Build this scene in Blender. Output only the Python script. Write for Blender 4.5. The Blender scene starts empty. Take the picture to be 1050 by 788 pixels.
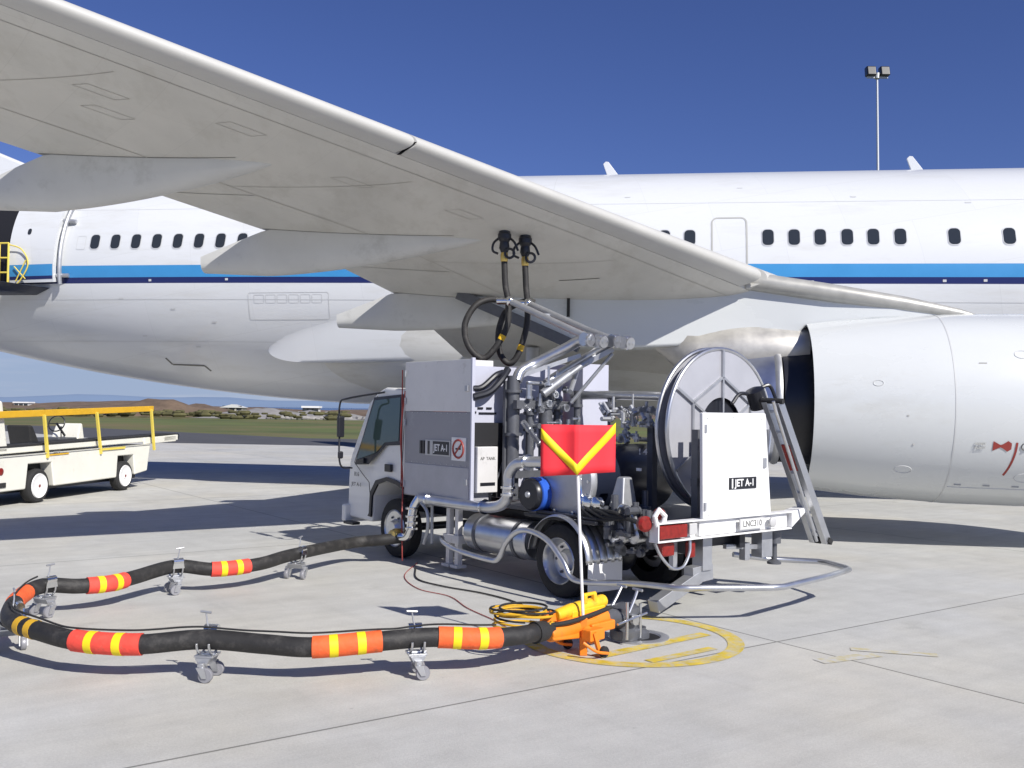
import bpy, bmesh, math, random
from mathutils import Vector, Matrix
R_ = math.radians
random.seed(7)
scene = bpy.context.scene
col = scene.collection

# ---------------------------------------------------------------- camera, sky, sun
CAMZ = 1.95
cam_d = bpy.data.cameras.new('camera'); cam = bpy.data.objects.new('camera', cam_d); col.objects.link(cam)
cam_d.sensor_width = 36; cam_d.lens = 36*1000/1050; cam_d.clip_start = .05; cam_d.clip_end = 30000
PITCH = math.atan(.027); ROLL = R_(.8)
cam.matrix_world = Matrix.Translation((0, 0, CAMZ)) @ Matrix.Rotation(math.pi/2+PITCH, 4, 'X') @ Matrix.Rotation(ROLL, 4, 'Z')
scene.camera = cam

SUN = Vector((.84, -.97, 1.0)).normalized()
EL = math.asin(SUN.z); AZ = math.atan2(SUN.x, SUN.y)
w = bpy.data.worlds.new('World'); scene.world = w; w.use_nodes = True
nt = w.node_tree; bg = nt.nodes['Background']
sky = nt.nodes.new('ShaderNodeTexSky'); sky.sky_type = 'NISHITA'; sky.sun_disc = False
sky.sun_elevation = EL; sky.sun_rotation = AZ; sky.altitude = 0
sky.air_density = 1.0; sky.dust_density = .0; sky.ozone_density = 6.0
# thin streaky cloud near the horizon, part of the sky itself
tc = nt.nodes.new('ShaderNodeTexCoord'); mp = nt.nodes.new('ShaderNodeMapping'); mp.inputs['Scale'].default_value = (3, 3, 26)
nz = nt.nodes.new('ShaderNodeTexNoise'); nz.inputs['Scale'].default_value = 2.2; nz.inputs['Detail'].default_value = 6
cr = nt.nodes.new('ShaderNodeValToRGB'); cr.color_ramp.elements[0].position = .5; cr.color_ramp.elements[1].position = .78
sp = nt.nodes.new('ShaderNodeSeparateXYZ')
mr = nt.nodes.new('ShaderNodeMapRange'); mr.inputs['From Min'].default_value = .0; mr.inputs['From Max'].default_value = .11
mr.inputs['To Min'].default_value = .75; mr.inputs['To Max'].default_value = 0
mm = nt.nodes.new('ShaderNodeMath'); mm.operation = 'MULTIPLY'
mx = nt.nodes.new('ShaderNodeMix'); mx.data_type = 'RGBA'
mx.inputs['B'].default_value = (8.2, 8.8, 10.2, 1)
hs = nt.nodes.new('ShaderNodeHueSaturation'); hs.inputs['Saturation'].default_value = 1.0
L = nt.links
L.new(tc.outputs['Generated'], mp.inputs['Vector']); L.new(mp.outputs[0], nz.inputs['Vector']); L.new(nz.outputs['Fac'], cr.inputs[0])
L.new(tc.outputs['Generated'], sp.inputs[0]); L.new(sp.outputs['Z'], mr.inputs['Value'])
L.new(cr.outputs[0], mm.inputs[0]); L.new(mr.outputs[0], mm.inputs[1])
tint = nt.nodes.new('ShaderNodeVectorMath'); tint.operation = 'MULTIPLY'; tint.inputs[1].default_value = (.86, .83, 1.24)
hz = nt.nodes.new('ShaderNodeMix'); hz.data_type = 'RGBA'; hz.inputs['B'].default_value = (5.0, 6.4, 9.0, 1)
hr = nt.nodes.new('ShaderNodeMapRange'); hr.inputs['From Min'].default_value = .03; hr.inputs['From Max'].default_value = .13
hr.inputs['To Min'].default_value = .92; hr.inputs['To Max'].default_value = 0; L.new(sp.outputs['Z'], hr.inputs['Value'])
L.new(sky.outputs[0], hs.inputs['Color']); L.new(hs.outputs[0], tint.inputs[0]); L.new(tint.outputs[0], hz.inputs['A']); L.new(hr.outputs[0], hz.inputs['Factor'])
L.new(mm.outputs[0], mx.inputs['Factor']); L.new(hz.outputs['Result'], mx.inputs['A']); L.new(mx.outputs['Result'], bg.inputs['Color'])
bg.inputs['Strength'].default_value = .057
sd = bpy.data.lights.new('sun', 'SUN'); sun = bpy.data.objects.new('sun', sd); col.objects.link(sun)
sd.energy = 4.8; sd.angle = R_(.53); sd.color = (1, .96, .89)
sun.rotation_euler = SUN.to_track_quat('Z', 'Y').to_euler()
scene.view_settings.view_transform = 'Standard'; scene.view_settings.look = 'None'
scene.view_settings.gamma = 1; scene.view_settings.use_curve_mapping = False
scene.view_settings.exposure = 0.24

# ---------------------------------------------------------------- materials
M = {}
def mat(name, c, rough=.5, metal=0, var=0, vs=3.0, bump=0, bs=40, spec=.5, stretch=(1, 1, 1), coat=0, panel=None, dirt=None, dirt_s=1.5, dirt_lo=.52, dirt_hi=.75):
    m = bpy.data.materials.new(name); m.use_nodes = True; n = m.node_tree; b = n.nodes['Principled BSDF']
    b.inputs['Base Color'].default_value = (*c, 1); b.inputs['Roughness'].default_value = rough; b.inputs['Metallic'].default_value = metal
    b.inputs['Specular IOR Level'].default_value = spec; b.inputs['Coat Weight'].default_value = coat
    tc = n.nodes.new('ShaderNodeTexCoord'); mp = n.nodes.new('ShaderNodeMapping'); mp.inputs['Scale'].default_value = stretch
    n.links.new(tc.outputs['Object'], mp.inputs['Vector'])
    last = None
    if var:
        z = n.nodes.new('ShaderNodeTexNoise'); z.inputs['Scale'].default_value = vs; z.inputs['Detail'].default_value = 8; z.inputs['Roughness'].default_value = .62
        n.links.new(mp.outputs[0], z.inputs['Vector'])
        r = n.nodes.new('ShaderNodeMapRange'); r.inputs['From Min'].default_value = .3; r.inputs['From Max'].default_value = .7
        r.inputs['To Min'].default_value = 1-var; r.inputs['To Max'].default_value = 1+var
        n.links.new(z.outputs['Fac'], r.inputs['Value'])
        v = n.nodes.new('ShaderNodeVectorMath'); v.operation = 'SCALE'; v.inputs[0].default_value = c
        n.links.new(r.outputs[0], v.inputs['Scale']); last = v.outputs[0]
        rr = n.nodes.new('ShaderNodeMapRange'); rr.inputs['To Min'].default_value = rough*.8; rr.inputs['To Max'].default_value = min(1, rough*1.25)
        n.links.new(z.outputs['Fac'], rr.inputs['Value']); n.links.new(rr.outputs[0], b.inputs['Roughness'])
    if dirt:
        z = n.nodes.new('ShaderNodeTexNoise'); z.inputs['Scale'].default_value = dirt_s; z.inputs['Detail'].default_value = 9; z.inputs['Roughness'].default_value = .7
        n.links.new(mp.outputs[0], z.inputs['Vector'])
        r = n.nodes.new('ShaderNodeMapRange'); r.inputs['From Min'].default_value = dirt_lo; r.inputs['From Max'].default_value = dirt_hi
        n.links.new(z.outputs['Fac'], r.inputs['Value'])
        x = n.nodes.new('ShaderNodeMix'); x.data_type = 'RGBA'
        x.inputs['A'].default_value = (*c, 1); x.inputs['B'].default_value = (*dirt, 1)
        if last: n.links.new(last, x.inputs['A'])
        n.links.new(r.outputs[0], x.inputs['Factor']); last = x.outputs['Result']
    if panel:      # riveted skin laps: (rotation, width, height, darkness)
        pm = n.nodes.new('ShaderNodeMapping'); pm.inputs['Rotation'].default_value = panel[0]
        n.links.new(tc.outputs['Object'], pm.inputs['Vector'])
        br = n.nodes.new('ShaderNodeTexBrick'); br.inputs['Scale'].default_value = 1; br.inputs['Brick Width'].default_value = panel[1]; br.inputs['Row Height'].default_value = panel[2]
        br.inputs['Mortar Size'].default_value = .006; br.inputs['Mortar Smooth'].default_value = .6; d = panel[3]
        br.inputs['Color1'].default_value = (1, 1, 1, 1); br.inputs['Color2'].default_value = (.975, .98, .98, 1); br.inputs['Mortar'].default_value = (d, d, d, 1)
        n.links.new(pm.outputs[0], br.inputs['Vector'])
        q = n.nodes.new('ShaderNodeVectorMath'); q.operation = 'MULTIPLY'; q.inputs[0].default_value = c
        if last: n.links.new(last, q.inputs[0])
        n.links.new(br.outputs['Color'], q.inputs[1]); last = q.outputs[0]
    if last: n.links.new(last, b.inputs['Base Color'])
    if bump:
        z = n.nodes.new('ShaderNodeTexNoise'); z.inputs['Scale'].default_value = bs; z.inputs['Detail'].default_value = 5
        n.links.new(tc.outputs['Object'], z.inputs['Vector'])
        u = n.nodes.new('ShaderNodeBump'); u.inputs['Strength'].default_value = bump; u.inputs['Distance'].default_value = .02
        n.links.new(z.outputs['Fac'], u.inputs['Height']); n.links.new(u.outputs[0], b.inputs['Normal'])
    M[name] = m; return m
mat('fuselage_white', (.67, .685, .70), .3, var=.02, vs=.6, dirt=(.56, .56, .54), dirt_s=1.2, stretch=(.3, .3, 2), dirt_lo=.52, dirt_hi=.85, coat=.3, panel=((R_(90), 0, R_(9.3)), 2.6, 1.15, .90))
mat('belly_grey', (.62, .62, .59), .42, var=.05, vs=.8, dirt=(.42, .41, .36), dirt_s=1.6, stretch=(.35, .35, 1.6), dirt_lo=.5, dirt_hi=.85)
mat('stripe_blue', (.05, .26, .55), .34, var=.05, vs=1.5)
mat('stripe_navy', (.012, .02, .11), .3)
mat('wing_grey', (.62, .61, .572), .5, var=.07, vs=1.3, dirt=(.50, .485, .44), dirt_s=2.2, stretch=(1, .45, 1), dirt_lo=.5, dirt_hi=.78, bump=.03, bs=3, panel=((0, 0, R_(48)), 1.5, .62, .93))
mat('fairing_grey', (.60, .605, .59), .45, var=.05, vs=1.5, dirt=(.38, .38, .36), dirt_s=2, dirt_lo=.55, dirt_hi=.85)
mat('ridge_grey', (.40, .395, .37), .4, .2, var=.12, vs=5)
mat('slat_pale', (.50, .495, .47), .42, var=.04, vs=2)
mat('nacelle_white', (.64, .66, .66), .27, var=.03, vs=.8, dirt=(.54, .54, .51), dirt_s=1.3, stretch=(.5, .5, 1.2), dirt_lo=.56, dirt_hi=.9, coat=.35)
mat('seam_dark', (.16, .16, .15), .7)
mat('seam_wing', (.53, .515, .475), .7)
mat('seam_soft', (.42, .42, .40), .6)
mat('seam_faint', (.56, .57, .57), .5)
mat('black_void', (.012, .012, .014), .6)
mat('heat_metal', (.62, .60, .56), .52, .7, var=.15, vs=4)
mat('core_metal', (.55, .58, .68), .34, 1, var=.1, vs=3)
mat('window_glass', (.03, .035, .04), .08, spec=.8)
mat('window_rim', (.55, .56, .57), .35)
mat('alu', (.60, .61, .63), .3, .9, var=.08, vs=6)
mat('alu_dull', (.46, .47, .49), .45, .7, var=.1, vs=6)
mat('steel_dark', (.125, .13, .145), .45, .4, var=.15, vs=8)
mat('chrome', (.75, .76, .77), .14, 1, var=.03, vs=6)
mat('reel_grey', (.43, .435, .47), .42, .2, var=.05, vs=3)
mat('panel_light', (.70, .69, .68), .45, .15, var=.06, vs=2.2, dirt=(.45, .43, .40), dirt_s=5, dirt_lo=.58, dirt_hi=.8)
mat('panel_mid', (.30, .30, .325), .42, .25, var=.05, vs=2.2, dirt=(.40, .40, .42), dirt_s=3, dirt_lo=.6, dirt_hi=.8)
mat('panel_mid_lit', (.42, .42, .45), .4, .2, var=.1, vs=2.5)  # panel_mid made lighter, reflected light put into the base colour
mat('panel_lav', (.52, .53, .62), .45, .1, var=.03, vs=2)
mat('cab_white', (.76, .76, .75), .3, var=.03, vs=3, coat=.3, dirt=(.5, .48, .44), dirt_s=3, dirt_lo=.6, dirt_hi=.85)
mat('truck_white', (.80, .80, .80), .4, var=.03, vs=4, dirt=(.6, .58, .54), dirt_s=5, dirt_lo=.6, dirt_hi=.8)
mat('rubber', (.022, .022, .023), .85, var=.2, vs=14, bump=.25, bs=60)
mat('hose_black', (.022, .021, .021), .62, var=.25, vs=9, dirt=(.085, .08, .075), dirt_s=9, dirt_lo=.52, dirt_hi=.8, bump=.15, bs=70)
mat('black_paint', (.015, .016, .022), .35)
mat('vessel_black', (.014, .018, .034), .28)
mat('blue_paint', (.03, .11, .52), .3)
mat('red_plastic', (.22, .014, .01), .3, var=.3, vs=25)
mat('red_paint', (.34, .05, .04), .5)
mat('sleeve_red', (.82, .075, .05), .7, var=.14, vs=7, bump=.3, bs=25, dirt=(.45, .12, .08), dirt_s=12, dirt_lo=.55, dirt_hi=.72)
mat('sleeve_orange', (.85, .13, .03), .7, var=.14, vs=7, bump=.3, bs=25, dirt=(.42, .14, .06), dirt_s=12, dirt_lo=.55, dirt_hi=.72)
mat('band_yellow', (.85, .68, .01), .6, var=.06, vs=9)
mat('flag_red', (.90, .035, .05), .75, var=.05, vs=6)
mat('cart_yellow', (.86, .52, .02), .45, var=.1, vs=9, dirt=(.5, .22, .03), dirt_s=9)
mat('cart_orange', (.82, .23, .015), .45, var=.1, vs=9, dirt=(.45, .15, .03), dirt_s=9)
mat('rail_yellow', (.66, .38, .02), .5, var=.08, vs=4)
mat('gate_yellow', (.75, .6, .1), .5)
mat('loader_white', (.74, .73, .66), .45, var=.05, vs=2, dirt=(.5, .45, .36), dirt_s=3, dirt_lo=.58, dirt_hi=.8)
mat('sign_white', (.8, .8, .8), .5)
mat('sign_grey', (.5, .5, .5), .5)
mat('glass_green', (.05, .085, .075), .06, spec=.9)
mat('brass', (.7, .5, .15), .3, .8)
mat('road_yellow', (.58, .43, .03), .8, var=.25, vs=7, dirt=(.47, .45, .38), dirt_s=9, dirt_lo=.42, dirt_hi=.66)
mat('worn_yellow', (.53, .47, .27), .85, var=.15, vs=7, dirt=(.50, .495, .47), dirt_s=7, dirt_lo=.4, dirt_hi=.55)
mat('galvanised', (.52, .54, .56), .55, .5)
mat('sea', (.03, .07, .14), .25)
mat('pale_roof', (.6, .6, .58), .7)
mat('house_wall', (.55, .5, .42), .8)

def ground_mats():
    # concrete slabs
    m = bpy.data.materials.new('concrete'); m.use_nodes = True; n = m.node_tree; b = n.nodes['Principled BSDF']; lk = n.links
    tc = n.nodes.new('ShaderNodeTexCoord'); mp = n.nodes.new('ShaderNodeMapping')
    th = math.atan2(.583, .813)
    ct, st = math.cos(-th), math.sin(-th)
    px, py = 2.30, 8.41
    mp.inputs['Rotation'].default_value = (0, 0, -th)
    mp.inputs['Location'].default_value = (-(ct*px-st*py), -(st*px+ct*py), 0)
    lk.new(tc.outputs['Object'], mp.inputs['Vector'])
    br = n.nodes.new('ShaderNodeTexBrick'); br.offset = 0; br.inputs['Scale'].default_value = 1
    br.inputs['Brick Width'].default_value = 7.6; br.inputs['Row Height'].default_value = 7.6
    br.inputs['Mortar Size'].default_value = .014; br.inputs['Mortar Smooth'].default_value = .4
    br.inputs['Color1'].default_value = (.95, .955, .96, 1); br.inputs['Color2'].default_value = (1.05, 1.035, 1.01, 1); br.inputs['Mortar'].default_value = (.42, .42, .41, 1)
    lk.new(mp.outputs[0], br.inputs['Vector'])
    def noise(s, d, ro=.6, vec=None, sc=(1, 1, 1)):
        q = n.nodes.new('ShaderNodeMapping'); q.inputs['Scale'].default_value = sc; lk.new(mp.outputs[0], q.inputs['Vector'])
        z = n.nodes.new('ShaderNodeTexNoise'); z.inputs['Scale'].default_value = s; z.inputs['Detail'].default_value = d; z.inputs['Roughness'].default_value = ro
        lk.new(q.outputs[0], z.inputs['Vector']); return z.outputs['Fac']
    def mrange(x, a, bb, c, d):
        r = n.nodes.new('ShaderNodeMapRange'); r.inputs['From Min'].default_value = a; r.inputs['From Max'].default_value = bb
        r.inputs['To Min'].default_value = c; r.inputs['To Max'].default_value = d; lk.new(x, r.inputs['Value']); return r.outputs[0]
    def mul(a, bb):
        x = n.nodes.new('ShaderNodeMath'); x.operation = 'MULTIPLY'; lk.new(a, x.inputs[0]); lk.new(bb, x.inputs[1]); return x.outputs[0]
    f = mul(mrange(noise(.35, 6), .3, .7, .88, 1.08), mrange(noise(2.2, 10, .7), .3, .7, .9, 1.07))
    f = mul(f, mrange(noise(60, 4, .7), .3, .7, .9, 1.09))
    f = mul(f, mrange(noise(1.2, 7, .65, sc=(.25, 3.5, 1)), .35, .7, 1.03, .92))      # broom and tyre streaks
    f = mul(f, mrange(noise(.9, 8, .75), .60, .74, 1, .80))
    f = mul(f, mrange(noise(5.5, 5, .6), .70, .76, 1, .72))
    f = mul(f, mrange(noise(.6, 9, .7, sc=(3, .18, 1)), .56, .72, 1, .90))                            # oil stains
    base = n.nodes.new('ShaderNodeMix'); base.data_type = 'RGBA'
    base.inputs['A'].default_value = (.505, .505, .488, 1); base.inputs['B'].default_value = (.525, .51, .46, 1)
    lk.new(mrange(noise(.25, 4), .45, .65, 0, 1), base.inputs['Factor'])
    s = n.nodes.new('ShaderNodeVectorMath'); s.operation = 'SCALE'; lk.new(base.outputs['Result'], s.inputs[0]); lk.new(f, s.inputs['Scale'])
    x = n.nodes.new('ShaderNodeVectorMath'); x.operation = 'MULTIPLY'; lk.new(s.outputs[0], x.inputs[0]); lk.new(br.outputs['Color'], x.inputs[1])
    lk.new(x.outputs[0], b.inputs['Base Color']); b.inputs['Roughness'].default_value = .88
    bu = n.nodes.new('ShaderNodeBump'); bu.inputs['Strength'].default_value = .35; bu.inputs['Distance'].default_value = .01
    lk.new(noise(90, 6, .7), bu.inputs['Height']); lk.new(bu.outputs[0], b.inputs['Normal'])
    M['concrete'] = m
    mat('asphalt', (.075, .075, .078), .9, var=.15, vs=.5)
    mat('grass', (.10, .125, .028), .95, var=.35, vs=.06, dirt=(.16, .13, .05), dirt_s=.04, dirt_lo=.45, dirt_hi=.6, bump=.5, bs=2)
    mat('bare_earth', (.15, .105, .07), .95, var=.35, vs=.3, bump=.6, bs=1.2)
    mat('gravel_grey', (.27, .26, .25), .95, var=.2, vs=.6, bump=.5, bs=1.5)
    mat('scrub_green', (.085, .08, .032), .95, var=.4, vs=.4)
    mat('far_hill_haze', (.17, .24, .36), 1)  # distance haze put into the hills' blue base colour
ground_mats()

# ---------------------------------------------------------------- helpers
def tag(o, label, cat, group=None, kind=None):
    if label: o['label'] = label
    if cat: o['category'] = cat
    if group: o['group'] = group
    if kind: o['kind'] = kind
    return o
def thing(name, label, cat, loc=(0, 0, 0), rz=0, group=None):
    o = bpy.data.objects.new(name, None); col.objects.link(o); o.empty_display_size = .3
    o.location = loc; o.rotation_euler = (0, 0, rz)
    return tag(o, label, cat, group)
def smooth(P, n=8, closed=False):
    P = [Vector(p) for p in P]; out = []; N = len(P)
    rng = range(N if closed else N-1)
    for i in rng:
        a = P[(i-1) % N] if closed or i > 0 else 2*P[0]-P[1]
        b, c = P[i], P[(i+1) % N]
        d = P[(i+2) % N] if closed or i+2 < N else 2*P[-1]-P[-2]
        for k in range(n):
            t = k/n
            out.append(.5*((2*b)+(-a+c)*t+(2*a-5*b+4*c-d)*t*t+(-a+3*b-3*c+d)*t**3))
    if not closed: out.append(P[-1])
    return out
class MB:
    def __init__(s): s.bm = bmesh.new(); s.mi = 0
    def face(s, vs):
        try:
            f = s.bm.faces.new(vs); f.material_index = s.mi; return f
        except ValueError: return None
    def poly(s, pts): return s.face([s.bm.verts.new(p) for p in pts])
    def box(s, x0, x1, y0, y1, z0, z1):
        return s.hexa([(x, y, z) for z in (z0, z1) for x, y in ((x0, y0), (x1, y0), (x1, y1), (x0, y1))])
    def hexa(s, P):
        v = [s.bm.verts.new(p) for p in P]
        for q in ((3, 2, 1, 0), (4, 5, 6, 7), (0, 1, 5, 4), (1, 2, 6, 5), (2, 3, 7, 6), (3, 0, 4, 7)): s.face([v[i] for i in q])
        return s
    def beam(s, a, b, wd, ht, up=(0, 0, 1)):
        a, b = Vector(a), Vector(b); d = (b-a).normalized(); u = Vector(up)
        r = d.cross(u)
        if r.length < 1e-4: r = d.cross(Vector((1, 0, 0)))
        r.normalize(); u = r.cross(d)
        P = []
        for q in (a, b):
            for i, j in ((-1, -1), (1, -1), (1, 1), (-1, 1)): P.append(q+r*wd/2*i+u*ht/2*j)
        return s.hexa(P)
    def tube(s, pts, r, seg=10, closed=False, cap=True):
        pts = [Vector(p) for p in pts]; N = len(pts); rings = []
        rs = r if isinstance(r, (list, tuple)) else [r]*N
        t0 = (pts[1]-pts[0]).normalized(); nrm = t0.orthogonal().normalized()
        for i, p in enumerate(pts):
            if closed: t = (pts[(i+1) % N]-pts[i-1])
            else: t = pts[min(i+1, N-1)]-pts[max(i-1, 0)]
            if t.length < 1e-9: t = t0.copy()
            t.normalize(); nrm = nrm-t*nrm.dot(t)
            if nrm.length < 1e-6: nrm = t.orthogonal()
            nrm.normalize(); bn = t.cross(nrm)
            rings.append([s.bm.verts.new(p+(nrm*math.cos(a)+bn*math.sin(a))*rs[i]) for a in [2*math.pi*k/seg for k in range(seg)]])
        for i in range(N if closed else N-1):
            A, B = rings[i], rings[(i+1) % N]
            for k in range(seg): s.face([A[k], A[(k+1) % seg], B[(k+1) % seg], B[k]])
        if cap and not closed: s.face(list(reversed(rings[0]))); s.face(rings[-1])
        return s
    def cyl(s, a, b, r, r2=None, seg=20): return s.tube([a, b], [r, r if r2 is None else r2], seg)
    def lathe(s, o, axis, prof, seg=32, cap=True):
        o = Vector(o); ax = Vector(axis).normalized(); u = ax.orthogonal().normalized(); v = ax.cross(u); rings = []
        for t, r in prof:
            rings.append([s.bm.verts.new(o+ax*t+(u*math.cos(a)+v*math.sin(a))*max(r, 1e-4)) for a in [2*math.pi*k/seg for k in range(seg)]])
        for A, B in zip(rings, rings[1:]):
            for k in range(seg): s.face([A[k], A[(k+1) % seg], B[(k+1) % seg], B[k]])
        if cap: s.face(list(reversed(rings[0]))); s.face(rings[-1])
        return s
    def prism(s, poly, f0, f1):   # f0, f1 map a 2D point to the two caps
        A = [s.bm.verts.new(f0(*p)) for p in poly]; B = [s.bm.verts.new(f1(*p)) for p in poly]
        s.face(A); s.face(list(reversed(B))); N = len(poly)
        for i in range(N): s.face([A[i], B[i], B[(i+1) % N], A[(i+1) % N]])
        return s
    def grid(s, rows, closed=False):
        V = [[s.bm.verts.new(p) for p in r] for r in rows]
        for A, B in zip(V, V[1:]):
            n = len(A)
            for k in range(n if closed else n-1): s.face([A[k], A[(k+1) % n], B[(k+1) % n], B[k]])
        return V
    def sphere(s, c, r, sx=1, sy=1, sz=1, seg=12):
        c = Vector(c); nv = max(4, seg//2)
        rings = [[c+Vector((r*sx*math.sin(math.pi*i/nv)*math.cos(2*math.pi*k/seg), r*sy*math.sin(math.pi*i/nv)*math.sin(2*math.pi*k/seg), r*sz*math.cos(math.pi*i/nv))) for k in range(seg)] for i in range(1, nv)]
        V = s.grid(rings, closed=True); s.face(V[0]); s.face(list(reversed(V[-1]))); return s
    def build(s, name, m, parent=None, bevel=0, angle=35, recalc=True, label=None):
        if recalc: bmesh.ops.recalc_face_normals(s.bm, faces=s.bm.faces)
        me = bpy.data.meshes.new(name); s.bm.to_mesh(me); s.bm.free()
        for q in (m if isinstance(m, (list, tuple)) else [m]): me.materials.append(M[q])
        for p in me.polygons: p.use_smooth = True
        me.set_sharp_from_angle(angle=R_(angle))
        o = bpy.data.objects.new(name, me); col.objects.link(o)
        if parent: o.parent = parent
        if label: o['label'] = label
        if bevel:
            b = o.modifiers.new('bevel', 'BEVEL'); b.width = bevel; b.segments = 2; b.limit_method = 'ANGLE'; b.angle_limit = R_(40)
            b.harden_normals = True
        return o
def lettering(txt, size, X, Yv, loc, m, parent, name='lettering', width=None, depth=.001):
    c = bpy.data.curves.new(name, 'FONT'); c.body = txt; c.size = size; c.align_x = 'CENTER'; c.align_y = 'CENTER'; c.extrude = depth; c.offset = size*.02
    t = bpy.data.objects.new('tmp', c); col.objects.link(t)
    dg = bpy.context.evaluated_depsgraph_get(); me = bpy.data.meshes.new_from_object(t.evaluated_get(dg)); bpy.data.objects.remove(t)
    X = Vector(X).normalized(); Yv = Vector(Yv).normalized(); Z = X.cross(Yv)
    k = 1
    if width:
        xs = [v.co.x for v in me.vertices]; k = width/(max(xs)-min(xs))
    for v in me.vertices: v.co = Vector(loc)+X*v.co.x*k+Yv*v.co.y+Z*v.co.z
    me.materials.clear(); me.materials.append(M[m])
    o = bpy.data.objects.new(name, me); col.objects.link(o); o.parent = parent; return o

# ================================================================ THE GROUND
def sheet(name, pts, m, z=0):
    b = MB(); b.poly([(x, y, z) for x, y in pts]); return tag(b.build(name, m, recalc=False), None, None, kind='structure')
sheet('ground', [(-1500, -60), (1500, -60), (1500, 430), (-1500, 430)], 'grass', -.012)
sheet('apron', [(-300, -50), (300, -50), (300, 36), (20, 44.5), (-8.6, 50), (-19, 51), (-37, 70), (-300, 150)], 'concrete', 0)
sheet('taxiway', [(-300, 150), (-37, 70), (-19, 51), (-8.6, 50), (20, 44.5), (300, 36), (300, 55), (20, 57), (-13, 62), (-40, 86), (-300, 175)], 'asphalt', -.004)
b = MB(); b.poly([(-9000, 425, -.6), (9000, 425, -.6), (20000, 20000, -.6), (-20000, 20000, -.6)])
tag(b.build('sea', 'sea', recalc=False), None, None, kind='structure')
def mound(name, cx, cy, rx, ry, h, m, seed, label, kind='structure'):
    rnd = random.Random(seed); ph = [rnd.uniform(0, 6.3) for _ in range(6)]; b = MB(); rows = []
    n = 22
    for i in range(n+1):
        row = []
        for j in range(n+1):
            u, v = i/n*2-1, j/n*2-1
            d = max(0, 1-(u*u)**1.3)*max(0, 1-(v*v)**1.3)
            z = h*d*(1+.3*math.sin(4*u+ph[0])+.22*math.sin(7*v+ph[1])+.2*math.sin(9*u+5*v+ph[2])+.12*math.sin(19*u+ph[3]))
            row.append((cx+rx*u, cy+ry*v, max(z, 0)-.03))
        rows.append(row)
    b.grid(rows); return tag(b.build(name, m, angle=60), None, None, kind=kind)
# airfield edge: earth mounds, a grey gravel heap, low scrub bank
mound('hill', -68, 190, 20, 16, 2.0, 'bare_earth', 3, '')
mound('hill', -38, 172, 15, 14, 1.35, 'gravel_grey', 5, '')
mound('hill', -15, 175, 26, 10, .9, 'bare_earth', 9, '')
mound('hill', -95, 300, 70, 30, 1.6, 'bare_earth', 11, '')
mound('hill', -10, 330, 90, 40, 1.5, 'bare_earth', 13, '')
mound('hill', -160, 330, 90, 40, 2.2, 'bare_earth', 15, '')
mound('hill', -3800, 9500, 3600, 700, 62, 'far_hill_haze', 21, '')
mound('hill', -1100, 12000, 2600, 700, 30, 'far_hill_haze', 23, '')
# rocks along the far bank
rb = MB(); rnd = random.Random(4)
for i in range(260):
    x = rnd.uniform(-40, 10); y = 160+rnd.uniform(-3, 6); s = rnd.uniform(.2, .75)
    rb.sphere((x, y, s*.3), s, 1.3, 1, .7, seg=6)
tag(rb.build('rubble', 'gravel_grey'), 'grey rubble strewn along the far grass edge beyond the apron', 'rubble', kind='stuff')

rnd = random.Random(8); sb = MB()
for i in range(520):
    y = rnd.uniform(150, 205); x = -y*rnd.uniform(.17, .56); q = rnd.uniform(.25, .8)
    sb.sphere((x, y, .15+rnd.uniform(0, .9)), q, 1.6, 1, .6, seg=6)
tag(sb.build('scrub', 'scrub_green'), 'low dry scrub dotted over the brown mounds beyond the grass', 'scrub', kind='stuff')
def far_house(x, y, wd, dp, h, label, flat=False):
    t = thing('building', label, 'building', (x, y, 0), group='low buildings beyond the airfield')
    MB().box(-wd/2, wd/2, -dp/2, dp/2, 0, h).build('wall', 'pale_roof' if flat else 'house_wall', t)
    if flat: MB().box(-wd/2-.3, wd/2+.3, -dp/2-.3, dp/2+.3, h, h+.4).build('roof', 'sign_white', t)
    else: MB().prism([(-wd/2-.4, h), (wd/2+.4, h), (0, h+wd*.16)], lambda a, z: (a, -dp/2-.4, z), lambda a, z: (a, dp/2+.4, z)).build('roof', 'pale_roof', t)
    b = MB()
    for k in range(3): b.box(-wd/2+wd*(k+.5)/3-.6, -wd/2+wd*(k+.5)/3+.6, -dp/2-.04, -dp/2+.05, .9, 2.1)
    b.build('window', 'window_glass', t)
far_house(-150, 300, 4.3, 3.5, 2.09, 'low white flat roofed shed at the far left of the airfield', True)
far_house(-66, 232, 5.0, 3.5, 1.66, 'small pale roofed house just behind the brown earth mound')
far_house(-42, 205, 3.1, 2.8, 1.87, 'small white roofed hut above the grey gravel heap', True)
far_house(-118, 320, 7.4, 5.6, 2.30, 'wide tan house on the far bank left of the brown mound')
far_house(-12, 330, 5.0, 3.5, 1.80, 'small tan house on the far bank seen beside the truck cab')

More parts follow.
